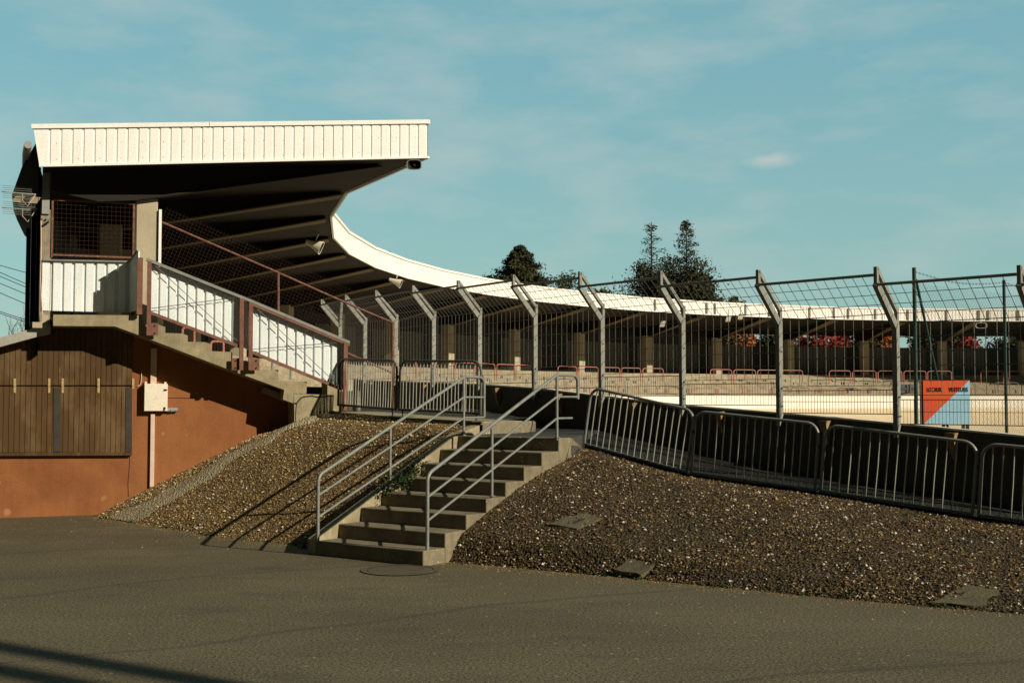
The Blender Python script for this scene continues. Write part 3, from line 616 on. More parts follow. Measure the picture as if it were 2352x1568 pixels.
# window mesh in a rusted frame
m0, m1 = Wp(119, 592, E_OFF + .015), Wp(306, 592, E_OFF + .015); mz0, mz1 = m0.z + .01, Wp(119, 459, E_OFF).z
mb = MB(); fr = []
for a, b in (((0, mz0), (0, mz1)), ((1, mz0), (1, mz1)), ((0, mz1), (1, mz1)), ((0, mz0 + .04), (1, mz0 + .04))):
    x, y = m0.lerp(m1, a[0]), m0.lerp(m1, b[0]); x.z, y.z = a[1], b[1]; mb.bar(x, y, .03, .03, up=NN)
wmz = mb.build('mesh_window', 'rust_old', gs)
mb = MB(); L = (m1 - m0).length; nv = int(L / .07)
for k in range(1, nv):
    x = m0.lerp(m1, k / nv); mb.tube([Vector((x.x, x.y, mz0)), Vector((x.x, x.y, mz1))], 0.0016, 4, False)
nh = int((mz1 - mz0) / .07)
for k in range(1, nh):
    z = mz0 + (mz1 - mz0) * k / nh; mb.tube([Vector((m0.x, m0.y, z)), Vector((m1.x, m1.y, z))], .0016, 4, False)
mb.build('wire_mesh', 'wire_dark', wmz)
wp0, wp1 = Wp(363.5, 610, E_OFF + .02), Wp(369.5, 610, E_OFF + .02)
mb = MB(); mb.obox(Vector(((wp0.x + wp1.x) / 2, (wp0.y + wp1.y) / 2, (2.9 + Wp(366, 482, E_OFF).z) / 2)), U, NN, UPV, .045, .06, Wp(366, 482, E_OFF).z - 2.9); mb.build('white_post', 'white_metal', gs)
dp = Wp(307, 500, E_OFF - .02); mb = MB(); mb.obox(Vector((dp.x, dp.y, 4.1)), U, NN, UPV, .05, .05, 2.0); mb.build('jamb', 'dark_metal', gs)
# sloping mesh screen with rusted rail
SCR = [(370, 509.5), (639, 626), (760, 680), (845, 717), (903, 741)]
sc_t = [Wp(x, y, E_OFF - .05) for x, y in SCR]
mb = MB(); mb.tube(sc_t, .019, 8)
for (x, y, yb) in ((639, 626, 735), (902, 741, 944)): mb.tube([Wp(x, y, E_OFF - .05), Wp(x, yb, E_OFF - .05)], .024, 8)
lo = [Wp(780, 803, E_OFF - .05), Wp(903, 857, E_OFF - .05)]; mb.tube(lo, .02, 6)
scr = mb.build('screen_rail', 'rust_old', gs, smooth=True)
mb = MB(); L = (sc_t[-1] - sc_t[0]).length; nv = int(L / .06)
dirn = (sc_t[-1] - sc_t[0]).normalized(); perp = Vector((-dirn.z * U.x, -dirn.z * U.y, math.sqrt(1 - dirn.z ** 2)))
for k in range(nv + 1):
    x = sample(sc_t, k / nv); r_ = .0022 if random.random() < .08 else .0014
    mb.tube([x + perp * .28, x - perp * (1.25 if k < nv * .75 else 1.0)], r_, 4, False)
for k in range(-4, 20): mb.tube([v - perp * (.06 * k) for v in (sc_t[0], sc_t[2], sc_t[-1])], .0013, 4, False)
mb.build('wire_mesh', 'wire_dark', scr)
# ---- balustrade down the side of the terrace
bal = MB(); BT = [(336, 595.7), (576.5, 691.7), (802, 786.5)]; tops = [Wp(x, y, BAL + .03) for x, y in BT]
bal.bar(tops[0], tops[1], .10, .045); bal.bar(tops[1], tops[2], .10, .045)
blr = bal.build('balustrade', 'galv', gs)
cb = [Wp(346, 716, BAL - .03), Wp(556, 797, BAL - .03), Wp(783, 892, BAL - .03), Wp(788, 893, BAL - .03)]
def tz(v): s = (Vector((v.x, v.y, 0)) - Vector((tops[0].x, tops[0].y, 0))).dot(U) / (tops[2] - tops[0]).dot(U); return (tops[0].z + (tops[2].z - tops[0].z) * s) - .02
ctp = [Vector((v.x, v.y, tz(v))) for v in cb]
ribbed(MB(), cb, ctp, NN, .163, .035, .66).build('cladding', 'blue_metal', blr)
mb = MB(); mb.bar(Wp(345, 718, BAL + .03), Wp(555, 797.5, BAL + .03), .05, .05, up=UPV); mb.bar(Wp(577, 808, BAL + .03), Wp(786, 894, BAL + .03), .05, .05, up=UPV); mb.build('bottom_rail', 'rust', blr)
mb = MB(); mb.bar(tops[1] - UPV * .045 + NN * .02, tops[2] - UPV * .045 + NN * .02, .05, .045); mb.build('edge_angle', 'rust', blr)
for x, yt, yb, pl_ in ((322, 592, 722, 0), (343.5, 600, 770, 1), (555.5, 686, 850, -1), (576.5, 694, 850, 1), (793.5, 786, 942, 0)):
    t_, b_ = Wp(x, yt, BAL + .06), Wp(x, yb, BAL + .06); b_ = Vector((t_.x, t_.y, b_.z))
    mb = MB(); mb.bar(t_, b_, .065 if x != 322 else .085, .06, up=NN); po = mb.build('post', 'rust', blr)
    if pl_:
        c = b_ + U * pl_ * .09 + UPV * .1 - NN * .03; mb = MB(); mb.obox(c, U, NN, UPV, .12, .02, .2); pt_ = mb.build('base_plate', 'rust', po)
        mb = MB()
        for dz in (-.06, .06): mb.tube([c + U * .01 + UPV * dz, c + U * .01 + UPV * dz + NN * .03], .013, 6)
        mb.build('bolts', 'black', po)
mb = MB()
for a, b in (((350, 604), (553, 790)), ((348, 708), (551, 682)), ((581, 700), (782, 889)), ((579, 802), (783, 786))): mb.tube([Wp(*a, BAL + .05), Wp(*b, BAL + .05)], .006, 5)
mb.build('brace_wires', 'galv_dark', blr)
# abutment under the foot of the terrace
ab = [Wp(674.7, 904, T_OFF + .01), Wp(766.5, 906.8, T_OFF + .01), Wp(764.5, 960, T_OFF + .01), Wp(677.4, 1010, T_OFF + .01)]
mb = MB(); mb.prism(ab, -NN * .6)
mb.prism([Wp(653, 893.5, T_OFF + .01), Wp(674.2, 902, T_OFF + .01), Wp(674.2, 926, T_OFF + .01), Wp(650, 917, T_OFF + .01)], -NN * .45)
abt = mb.build('abutment', 'concrete', gs)
mb = MB(); cr_ = [(675, 925), (681, 927), (685, 921), (691, 914), (697, 911), (706, 910), (716, 909), (727, 911), (738, 911), (747, 910), (757, 908), (765, 908)]
for a, b in zip(cr_[:-1], cr_[1:]): mb.bar(Wp(*a, T_OFF + .012), Wp(*b, T_OFF + .012), .022, .01, up=NN)
cr_ = [(682, 926), (680, 940), (679, 955), (680, 972), (679, 985)]
for a, b in zip(cr_[:-1], cr_[1:]): mb.bar(Wp(*a, T_OFF + .012), Wp(*b, T_OFF + .012), .009, .01, up=NN)
mb.build('crack', 'black', abt)
# small concrete corbel hanging under the terrace
mb = MB(); mb.prism([Wp(608, 889, .3), Wp(660, 909, .3), Wp(655, 921, .3), Wp(604, 900, .3)], -NN * .25); mb.build('corbel', 'concrete', gs)
mb = MB(); a0 = Wp(640, 905, .0); mb.obox(Vector((a0.x, a0.y, 1.2)) + U * .9, U, NN, UPV, .2, .5, 2.0); mb.build('inner_wall', 'concrete', gs)

# ================================================================== KIOSK under the stand
ki = thing('kiosk', 'brown rendered kiosk with wide timber plank shutters built under the stand end', 'kiosk', tuple(W0))
def zs(px):            # underside of terrace / kiosk verge above a given px on the wall plane
    t = np.interp(px, [-300, 0, 115, 122, 264, 332, 527, 675, 720], [875, 793, 758, 752, 752, 777, 851, 905, 922]); return t
top = [Wp(x, zs(x), 0) + UPV * .04 for x in (-300, 0, 115, 264, 332, 527, 640, 700)]
botm = [Wp(x, 1185, 0) for x in (700, -300)]
for b_ in botm: b_.z = -.05
mb = MB(); mb.prism(top + botm, -NN * .25); mb.build('wall', 'render', ki)
mb = MB(); a0 = Wp(-300, 1185, -.3); mb.obox(Vector((a0.x, a0.y, 1.2)) + U * 2.6 - NN * 2.0, U, NN, UPV, 5.0, .2, 2.4); mb.build('rear_wall', 'render', ki)
def planks(name, px0, px1, ytop, ybot, tvar, off=.02, npl=None):
    mb = MB(); a, b = Wp(px0, 900, off), Wp(px1, 900, off); L = (b - a).length; npl = npl or round(L / .083)
    for k in range(npl):
        x0, x1 = a.lerp(b, (k + .045) / npl), a.lerp(b, (k + .955) / npl)
        pxa, pxb = px0 + (px1 - px0) * (k + .045) / npl, px0 + (px1 - px0) * (k + .955) / npl
        zb0 = Wp(pxa, ybot, off).z; zb1 = Wp(pxb, ybot, off).z
        za, zb = (Wp(pxa, ytop if not callable(ytop) else ytop(pxa), off).z, Wp(pxb, ytop if not callable(ytop) else ytop(pxb), off).z)
        tn = tvar(pxa) + random.uniform(-.12, .12); j = random.uniform(0, .004)
        f = [Vector((x0.x, x0.y, zb0)), Vector((x1.x, x1.y, zb1)), Vector((x1.x, x1.y, zb)), Vector((x0.x, x0.y, za))]
        mb.prism([v + NN * (.02 + j) for v in f], -NN * .03, tn)
    return mb.build(name, 'planks', ki, tones=True)
up = planks('upper_boarding', -120, 303, lambda x: zs(x) + 3, 884, lambda x: .35 + .12 * math.sin(x * .021))
lw = planks('shutter', -120, 303, 887.5, 1038, lambda x: .5 + .3 * math.exp(-((x - 262) / 35) ** 2) - (.35 if 122 < x < 137 or x > 289 else 0))
mb = MB(); a, b = Wp(-120, 1043, .05), Wp(303, 1041.5, .05); mb.bar(a, b, .08, .05); mb.build('sill', 'planks', lw)
M['strip'] = weathered('tarred_board', (0.050, 0.044, 0.033), (0.035, 0.03, 0.022), 5, 0.8, bscale=40, bd=0.002, streak=.4)
for x in (131, 296): MB().bar(Wp(x, 890, .047), Wp(x, 1037, .047), .097, .012, up=NN).build('meeting_strip', 'strip', lw)
for x in (34, 113, 144, 226.5, 307 - 1):
    mb = MB(); mb.bar(Wp(x, 869, .05), Wp(x, 884.5, .05), .036, .012, up=NN); mb.bar(Wp(x, 888, .05), Wp(x, 902 if x < 300 else 892, .05), .034, .012, up=NN); mb.tube([Wp(x, 886.3, .055) - U * .02, Wp(x, 886.3, .055) + U * .02], .009, 6); mb.build('hinge', 'brass', ki)
v0, v1, v2 = Wp(-300, 867, .34), Wp(0, 787, .34), Wp(116, 754, .34)
mb = MB()
for a, b in ((v0, v2),):
    mb.hexa([a - UPV * .075, b - UPV * .075, b - UPV * .075 - NN * 4, a - UPV * .075 - NN * 4, a + UPV * .075, b + UPV * .075, b + UPV * .075 - NN * 4, a + UPV * .075 - NN * 4])
rf = mb.build('roof', 'roofsheet', ki)
mb = MB(); mb.obox(Wp(92, 747, .35), U, NN, UPV, .22, .2, .09); mb.obox(Wp(104, 738, .3), U, NN, UPV, .1, .1, .2); mb.build('coping_block', 'column', ki)
mb = MB(); cr_ = [(302, 893), (301, 930), (303, 1000), (298, 1046), (297, 1075), (294, 1110), (295, 1140)]
for a, b in zip(cr_[3:-1], cr_[4:]): mb.bar(Wp(*a, .001), Wp(*b, .001), .010, .006, up=NN)
mb.bar(Wp(384, 913.5, .001), Wp(452, 914.5, .001), .012, .006, up=NN)
mb.build('crack', 'black', ki)
mb = MB(); mb.tube([Wp(325, 850, .02), Wp(325, 872, .03), Wp(323, 882, .03), Wp(316, 887, .03)], .007, 6); mb.build('stray_lead', 'pale_pink', ki)

# electrical cabinet and cable trunking
eb = thing('electrical_cabinet', 'cream electrical cabinet with two black locks mounted on the brown wall', 'cabinet', tuple(Wp(357, 944, .07)))
c0, c1 = Wp(329.5, 944.5, .0), Wp(383.0, 944.5, .0); zc0, zc1 = Wp(330, 944, .14).z, Wp(330, 881, .14).z
mb = MB(); w_ = (c1 - c0).length; cc_ = (c0 + c1) / 2; mb.obox(Vector((cc_.x, cc_.y, (zc0 + zc1) / 2)) + NN * .07, U, NN, UPV, w_, .13, zc1 - zc0); mb.build('body', 'cream_box', eb)
mb = MB(); dc = Vector((cc_.x, cc_.y, (zc0 + zc1) / 2)) + NN * .142; mb.obox(dc, U, NN, UPV, w_ - .012, .012, zc1 - zc0 - .012); dr = mb.build('door', 'cream_box', eb)
for fz in (.28, -.38):
    mb = MB(); q = dc + U * w_ * .38 + UPV * fz * (zc1 - zc0); mb.tube([q, q + NN * .02], .016, 10); mb.obox(q + NN * .022 + U * .012 * (1 if fz > 0 else 0) - UPV * (.012 if fz < 0 else 0), U, NN, UPV, .05 if fz > 0 else .02, .012, .016 if fz > 0 else .045); mb.build('lock', 'black', dr)
mb = MB(); q = dc + NN * .007; a_, b_, c_ = q + UPV * .03, q - U * .025 - UPV * .012, q + U * .025 - UPV * .012
for x, y in ((a_, b_), (b_, c_), (c_, a_)): mb.bar(x, y, .002, .002, up=NN)
mb.bar(q - U * .04 - UPV * .03, q + U * .04 - UPV * .03, .003, .002, up=NN); mb.build('warning_mark', 'grey_plastic', dr)
for s in (-1, 1): 
    mb = MB(); q = Vector((cc_.x, cc_.y, zc1 + .02)) + U * s * w_ * .42 + NN * .03; mb.tube([q, q + NN * .012], .022, 10); mb.build('fixing_lug', 'pale_pink', eb)
mb = MB(); q = Vector((cc_.x, cc_.y, zc0 + .02)) + U * (w_ / 2 + .085) + NN * .05; mb.tube([q - U * .085, q + U * .085], .035, 10); mb.tube([q - U * .03, q - U * .0], .042, 10); mb.build('cable_gland', 'grey_plastic', eb)
mb = MB(); a_, b_ = Wp(353.5, 800, .03), Wp(353.5, 881, .03); mb.bar(a_, Vector((a_.x, a_.y, zc1)), .095, .06, up=NN)
tag(mb.build('cable_trunking', 'pale_pink'), 'wide cable duct running up the wall from the top of the cabinet', 'cable duct', 'cable ducts by the cabinet')
mb = MB(); a_, b_ = Wp(351, 950, .03), Wp(348.5, 1117, .03); mb.bar(a_, Vector((a_.x, a_.y, b_.z)), .066, .05, up=NN)
tag(mb.build('cable_trunking', 'pale_pink'), 'narrow pale cable duct dropping from under the cabinet to the gravel', 'cable duct', 'cable ducts by the cabinet')

# ================================================================== STAIRCASE
st = thing('staircase', 'weathered concrete staircase of eight steps climbing the gravel bank', 'staircase', tuple(SR))
def tread_line(k): return SL + ASC * TREAD * k, SR + ASC * TREAD * k
for k in range(NST):
    a, b = tread_line(k); z1 = RISE * (k + 1); z0 = -0.1
    d = ASC * (TREAD if k < NST - 1 else .3); j = [random.uniform(-.006, .006) for _ in range(4)]
    mb = MB(); mb.hexa([Vector((a.x, a.y, z0)), Vector((b.x, b.y, z0)), Vector((b.x, b.y, z0)) + d, Vector((a.x, a.y, z0)) + d,
                        Vector((a.x, a.y, z1 + j[0])), Vector((b.x, b.y, z1 + j[1])), Vector((b.x, b.y, z1)) + d, Vector((a.x, a.y, z1)) + d])
    o = mb.build('step', 'stair', st)
    bv = o.modifiers.new('edge', 'BEVEL'); bv.width = .012; bv.segments = 2
mb = MB(); e0 = SL - ASN * .004; pr = [e0 + UPV * (RISE + .015), e0 + ASC * TREAD * 7.0 + UPV * (LAND + .03), e0 + ASC * (TREAD * 7 + .5) + UPV * (LAND + .14), e0 + ASC * (TREAD * 7 + .5) - UPV * .1, e0 - UPV * .1]
mb.prism(pr, -ASN * .14); mb.build('cheek_wall', 'concrete', st)

mb = MB(); a_, b_, c_ = R_top + ASC * .305 + UPV * (LAND - .004), rt[0] + UPV * .03, R_top + ASC * .02 + ASN * .03 + UPV * .80
mb.prism([a_, b_, c_ + ASC * .25 + ASN * .1, c_], -ASN * .06 - UPV * .0); mb.build('wing_wall', 'stair', st)
# kerb slabs along the raised platform left of the stairs
def slab(a, b, name, label):
    mb = MB(); d = (b - a); w = Vector((-d.y, d.x, 0)).normalized() * .9; mb.hexa([a - UPV * .12, b - UPV * .12, b - UPV * .12 + w, a - UPV * .12 + w, a, b, b + w, a + w])
    o = mb.build(name, 'concrete'); bv = o.modifiers.new('edge', 'BEVEL'); bv.width = .015; return tag(o, label, 'kerb slab', 'slabs edging the platform')
slab(K0, K0.lerp(K1, .985), 'kerb_slab', 'long concrete edging slab under the barrier beside the cladding end post')
slab(K1, K1.lerp(K2, .98), 'kerb_slab', 'long concrete edging slab under the barrier nearest the staircase head')
e0 = at_z(1095, 968, 1.55); e1 = at_z(1189, 975, 1.50)
mb = MB(); c = [Vector((K2.x - .02, K2.y - .1, 0)), Vector((e1.x, e1.y, 0)), Vector((e1.x + .3, e1.y + .9, 0)), Vector((K2.x + .3, K2.y + .9, 0))]
mb.prism([v + UPV * 1.30 for v in c], UPV * .245); o = mb.build('kerb_block', 'stair'); bv = o.modifiers.new('e', 'BEVEL'); bv.width = .02
tag(o, 'short lichen spotted concrete block at the left of the stair head', 'kerb block')

# handrails
def rail(side, label, foot1, curve, topend, drop, p2, p3, mids, name='handrail', corner=True):
    q = SL + ASN * .03 if side == 'L' else SR - ASN * .03
    S = lambda x, y: on_plane(x, y, q, ASN)
    t = thing(name, label, 'handrail', tuple(S(*foot1)), group='handrails of the stairs')
    t0 = S(*curve); t1 = S(*topend); f = S(*foot1); f = Vector((t0.x, t0.y, f.z))
    low = t0 + (t1 - t0).normalized() * -.02
    corner_pt = Vector((f.x, f.y, t0.z + (t1.z - t0.z) / (Vector((t1.x - t0.x, t1.y - t0.y, 0)).length) * -0.0))
    back = (t1 - t0).normalized(); pth = [f] + arc(f, corner_pt + UPV * .0, t1, .13, 6)
    e1 = S(*drop[0]); e1.z = t1.z - .0; e2 = S(*drop[1]); e2 = Vector((e1.x, e1.y, e2.z))
    a1 = arc(t1 - back * .4, t1, e1, .16, 5); a2 = arc(a1[-1], e1, e2, .11, 6)
    mb = MB(); mb.tube(pth + a1 + a2 + ([e2] if corner else [Vector((e1.x, e1.y, t1.z - .32))]), .0215, 10); mb.build('top_rail', 'galv', t, smooth=True)
    for (x, yt, yb) in (p2, p3):
        a = S(x, yt); b = S(x, yb); b = Vector((a.x, a.y, b.z - .03)); mb = MB(); mb.tube([a, b], .0195, 10); mb.tube([b + UPV * .03, b + UPV * .038], .045, 10); mb.build('post', 'galv', t, smooth=True)
    for a, b, ex in mids:
        x, y = S(*a), S(*b); x = Vector((f.x, f.y, x.z)); yy = S(p3[0], b[1]); mb = MB(); mb.tube([x, yy], .0145, 8)
        mb.tube([yy, Vector((e1.x, e1.y, yy.z)) if ex else yy.lerp(Vector((e1.x, e1.y, yy.z)), .72)], .0145, 8); mb.build('mid_rail', 'galv', t, smooth=True)
    return t
rail('R', 'grey steel handrail on the right edge of the stairs with a broken top end', (975.2, 1287), (982, 1089), (1279.3, 860.7), ((1327, 866), (1327, 959)), (1129.9, 984, 1139), (1279, 860.7, 1005), (((983, 1141.4), (1279, 911), True), ((980.6, 1196), (1279, 960.5), False)), corner=False)
rail('L', 'grey steel handrail on the left edge of the stairs beside the tan gravel', (724, 1244), (731, 1092), (1067, 865.3), ((1112, 868), (1112, 957.4)), (896.5, 977.6, 1122), (1065.3, 866, 1000), (((733.4, 1136.8), (1065, 912), True), ((732.7, 1186.7), (1065, 959), True)))

# ================================================================== CROWD BARRIERS
def make_barrier(L, H, nb, label, feet, rt, rb_, mat='galv', name='crowd_barrier'):
    t = thing(name, label, 'barrier', (0, 0, 0), group='steel crowd barriers')
    r = .17; z0 = .0
    pts = [Vector((0, 0, z0))] + arc((0, 0, z0), (0, 0, H), (L, 0, H), r, 7) + arc((0, 0, H), (L, 0, H), (L, 0, z0), r, 7) + [Vector((L, 0, z0))]
    mb = MB(); mb.tube(pts, rt, 9); mb.tube([(0, 0, .02), (L, 0, .02)], rt, 9); mb.build('frame', mat, t, smooth=True, local=True)
    for k in range(nb):
        x = (k + 1) / (nb + 1) * L; zt = H
        if x < r: zt = H - r + math.sqrt(max(r * r - (r - x) ** 2, 0))
        if x > L - r: zt = H - r + math.sqrt(max(r * r - (x - L + r) ** 2, 0))
        b1 = random.uniform(-.006, .006); mb = MB(); mb.tube([(x, 0, .02), (x + b1, random.uniform(-.008, .008), zt * .5), (x, 0, zt)], rb_, 6); mb.build('bar', 'galv_lit', t, smooth=True, local=True)
    for x in (.08, L - .08):
        if feet:
            mb = MB(); mb.tube([(x, 0, .02), (x, 0, -.09)], .014, 6); mb.obox((x, 0, -.095), (1, 0, 0), (0, 1, 0), (0, 0, 1), .16, .35, .012); mb.build('foot', mat, t, local=True)
    mb = MB(); mb.tube([(L, 0, H * .68), (L + .035, 0, H * .68), (L + .035, 0, H * .62)], .009, 6); mb.obox((L + .012, 0, H * .68), (1, 0, 0), (0, 1, 0), (0, 0, 1), .05, .03, .045); mb.build('hook', 'black', t, local=True)
    return t
def barrier_rot(a, b):
    x = (b - a).normalized(); y = UPV.cross(x).normalized(); z = x.cross(y); return Matrix((x, y, z)).transposed()
bl = ['steel crowd barrier right beside the stair head, on the steepest part of the path', 'steel crowd barrier second to the right of the stairs above the dark gravel', 'steel crowd barrier in front of the wall below the red and blue board', 'steel crowd barrier cut off by the right edge of the photo']
proto = make_barrier(1.86, .87, 15, bl[0], False, .021, .0085)
for i in range(4):
    o = proto if i == 0 else copy_tree(proto)
    a, b = BR[i], BR[i + 1]; a = a.lerp(b, .01 if i else 0); place(o, a, barrier_rot(a, b), (((b - a).length - .06) / 1.86, 1, 1)); o['label'] = bl[i]
bl = ['narrow barred steel barrier against the rust red end post of the white cladding', 'narrow barred steel barrier just left of the stair head, behind the left handrail']
proto = make_barrier(1.74, .80, 22, bl[0], True, .02, .0075, mat='galv_dark')
for i, (a, b) in enumerate(((K0 + UPV * .1 + Vector((.02, .02, 0)), K1 + UPV * .1), (K1 + UPV * .1 + Vector((.02, 0, 0)), K2 + UPV * .1))):
    o = proto if i == 0 else copy_tree(proto)
    place(o, a, barrier_rot(a, b), (((b - a).length - .06) / 1.74, 1, 1)); o['label'] = bl[i]

# ================================================================== LOW WALL AND MESH FENCE
lwall = thing('low_wall', 'low dark concrete wall stepping down behind the barriers under the mesh fence', 'wall', tuple(fpos[0]))
def wallpt(i, off): 
    a = fpos[max(i - 1, -2)]; b = fpos[min(i + 1, 9)]; d = (b - a).normalized(); nv_ = Vector((-d.y, d.x, 0))   # away from viewer side check
    if nv_.dot(-fpos[i]) > 0: nv_ = -nv_
    return fpos[i] + nv_ * off
idx = list(range(-2, 10)); endp = fpos[9] + (fpos[9] - fpos[8]) * -.45
mb = MB(); fr = [wallpt(i, .06) for i in idx]; bk = [wallpt(i, .18) for i in idx]; fr[-1] = fr[-1].lerp(fr[-2], .45); bk[-1] = bk[-1].lerp(bk[-2], .45)
rows = [[Vector((v.x, v.y, -.2)) for v in fr], [Vector((v.x, v.y, walltop[i])) for v, i in zip(fr, idx)], [Vector((v.x, v.y, walltop[i])) for v, i in zip(bk, idx)], [Vector((v.x, v.y, -.2)) for v in bk]]
mb.grid(rows); mb.add([r[-1] for r in rows], [(0, 1, 2, 3)]); mb.build('wall_panels', 'wall_dark', lwall)
mb = MB()
for k in range(len(fr) - 1):
    a = rows[1][k].lerp(rows[2][k], .5); b = rows[1][k + 1].lerp(rows[2][k + 1], .5); mb.bar(a + UPV * .012, b + UPV * .012, .125, .024)
mb.build('coping', 'white_conc', lwall)
for px_, f_ in ((860, 1), (985, 1), (1146, 1), (1290, 1), (1461, 1), (1659.5, 1), (1903, 1), (2190, 1)):
    best = None
    for k in range(len(fr) - 1):
        for s in np.linspace(0, 1, 40):
            v = fr[k].lerp(fr[k + 1], s); vx = 1176 + F * v.x / v.y
            if best is None or abs(vx - px_) < best[0]: best = (abs(vx - px_), v, rows[1][k].z * (1 - s) + rows[1][k + 1].z * s, (fr[k] - fr[k + 1]).normalized())
    _, v, z, d = best; nv_ = Vector((d.y, -d.x, 0)); nv_ = nv_ if nv_.dot(-v) > 0 else -nv_
    mb = MB(); w = .065; z -= .03; a = Vector((v.x, v.y, 0)) + nv_ * .002
    mb.hexa([a - d * w * .35 + UPV * (z - .34), a + d * w * .35 + UPV * (z - .34), a + d * w * .35 + nv_ * .03 + UPV * (z - .34), a - d * w * .35 + nv_ * .03 + UPV * (z - .34), a - d * w + UPV * z, a + d * w + UPV * z, a + d * w + nv_ * .15 + UPV * z, a - d * w + nv_ * .15 + UPV * z])
    mb.build('bracket', 'bracket', lwall)

fence = thing('mesh_fence', 'tall grey wire mesh fence with outward bent top standing on the low wall', 'fence', tuple(fpos[0]))
ARM_H, ARM_O, BEND = .49, .50, 1.36
def outn(i):
    a = fpos[max(i - 1, -2)]; b = fpos[min(i + 1, 9)]; d = (b - a).normalized(); nv_ = Vector((-d.y, d.x, 0)); return nv_ if nv_.dot(-fpos[i]) > 0 else -nv_
for i in range(-2, 10):
    zr = panelz[i - 1] if i > -2 else panelz[-2] - .1; zl = panelz[i] if i in panelz else zr + .03
    o_ = outn(i); d = (fpos[max(i - 1, -2)] - fpos[min(i + 1, 9)]).normalized(); P = fpos[i]
    A = lambda z, out: Vector((P.x, P.y, z)) + o_ * out
    mb = MB(); f0, bz = min(zr, walltop[i]) - .17, zr + BEND - .02
    mb.bar(A(f0, 0), A(bz, 0), .088, .068, up=d); po = mb.build('post', 'fence_post', fence)
    mb = MB(); mb.bar(A(bz - .04, .0), A(zr + BEND + ARM_H + .02, ARM_O), .088, .064, up=d); mb.build('arm', 'fence_post', po)
    mb = MB(); h0 = zl + BEND + .03; mb.bar(A(bz, -.03), A(h0 + .05, -.03), .05, .05, up=d); mb.bar(A(h0, -.03), A(zl + BEND + ARM_H + .09, ARM_O - .02), .05, .05, up=d)
    mb.bar(A(zr + BEND + ARM_H - .02, ARM_O - .02), A(zl + BEND + ARM_H + .11, ARM_O - .02), .05, .05, up=d); mb.build('upper_arm', 'fence_post', po)
    for zz in (zr + .10, zr + .36, zr + .9): MB().tube([A(zz, .0) + d * .03, A(zz, 0) + d * .065], .01, 6).build('bolt', 'galv', po)
    if i == 9: mb = MB(); mb.bar(A(bz - .03, 0), A(bz, 0) + (fpos[9] - fpos[8]).normalized() * -.12 + UPV * .62, .08, .06, up=o_); mb.build('arm', 'fence_post', po)
for i in range(-2, 9):
    a, b, z = fpos[i], fpos[i + 1], panelz[i]; d = (b - a).normalized(); o_ = (outn(i) + outn(i + 1)).normalized(); a = a + d * .05; b = b - d * .05; P = lambda s, zz, out=0: Vector((a.x + (b.x - a.x) * s, a.y + (b.y - a.y) * s, zz)) + o_ * out
    mb = MB(); R1, R2 = .0052, .0042
    for k in range(1, 12):
        s = k / 12; mb.tube([P(s, z + .385), P(s, z + BEND), P(s, z + BEND + ARM_H, ARM_O)], R1, 4, False)
    for zz in (.385, .58, .78, .97, 1.17, BEND): mb.tube([P(0, z + zz), P(1, z + zz)], R1 if zz < BEND else .007, 4, False)
    for f in (.25, .5, .75): mb.tube([P(0, z + BEND + ARM_H * f, ARM_O * f), P(1, z + BEND + ARM_H * f, ARM_O * f)], R1, 4, False)
    up_ = mb.build('upper_mesh', 'wire', fence)
    mb = MB()
    for k in range(1, 36): mb.tube([P(k / 36, z), P(k / 36, z + .325)], R2 * .85, 4, False)
    mb.tube([P(0, z + .165), P(1, z + .165)], R2, 4, False)
    for zz in (0, .325): mb.tube([P(0, z + zz), P(1, z + zz)], .0062, 5, False)
    mb.build('lower_mesh', 'wire', fence)
    mb = MB(); mb.tube([P(-.02, z + BEND + ARM_H, ARM_O), P(1.02, z + BEND + ARM_H, ARM_O)], .021, 8); mb.build('top_rail', 'fence_post', fence, smooth=True)

# ================================================================== GREEN CHAIN-LINK FENCE BEYOND
G = [at_y(2105, 980, 19.0), at_y(2312, 980, 20.8)]; G[0].z = G[1].z = .5; G.append(G[1] + (G[1] - G[0]) * 1.05)
gz = at_y(2105, 614.5, 19.0).z
gf = thing('chain_link_fence', 'dark green chain link fence with barbed wire on top behind the mesh fence', 'fence', tuple(G[0]))
for k, g_ in enumerate(G):
    mb = MB(); mb.tube([g_, Vector((g_.x, g_.y, gz - .02 * k))], .032 if k == 0 else .028, 8); mb.build('post', 'green_paint', gf, smooth=True)
mb = MB(); d = (G[1] - G[0]).normalized(); mb.tube([Vector((G[0].x, G[0].y, gz - .18)) + d * .05, G[0] + d * 1.15 + UPV * .3], .022, 8); mb.build('brace', 'green_paint', gf, smooth=True)
mb = MB()
for k in range(2):
    a, b = G[k], G[k + 1]; L = (b - a).length; zt, zb = gz - .25, .6; H = zt - zb; st_ = .085; nn = int((L + H) / st_)
    for s in range(1, nn):
        for sg in (1, -1):
            x0 = s * st_ - H; x1 = s * st_; y0, y1 = 0.0, H
            if x0 < 0: y0 = -x0; x0 = 0
            if x1 > L: y1 = H - (x1 - L); x1 = L
            if x1 <= x0: continue
            f0, f1 = (x0, x1) if sg == 1 else (L - x0, L - x1); pa = a.lerp(b, f0 / L); pb_ = a.lerp(b, f1 / L)
            mb.tube([Vector((pa.x, pa.y, zb + y0)), Vector((pb_.x, pb_.y, zb + y1))], .0013, 3, False)
mb.build('chain_link', 'green_paint', gf)
mb = MB()
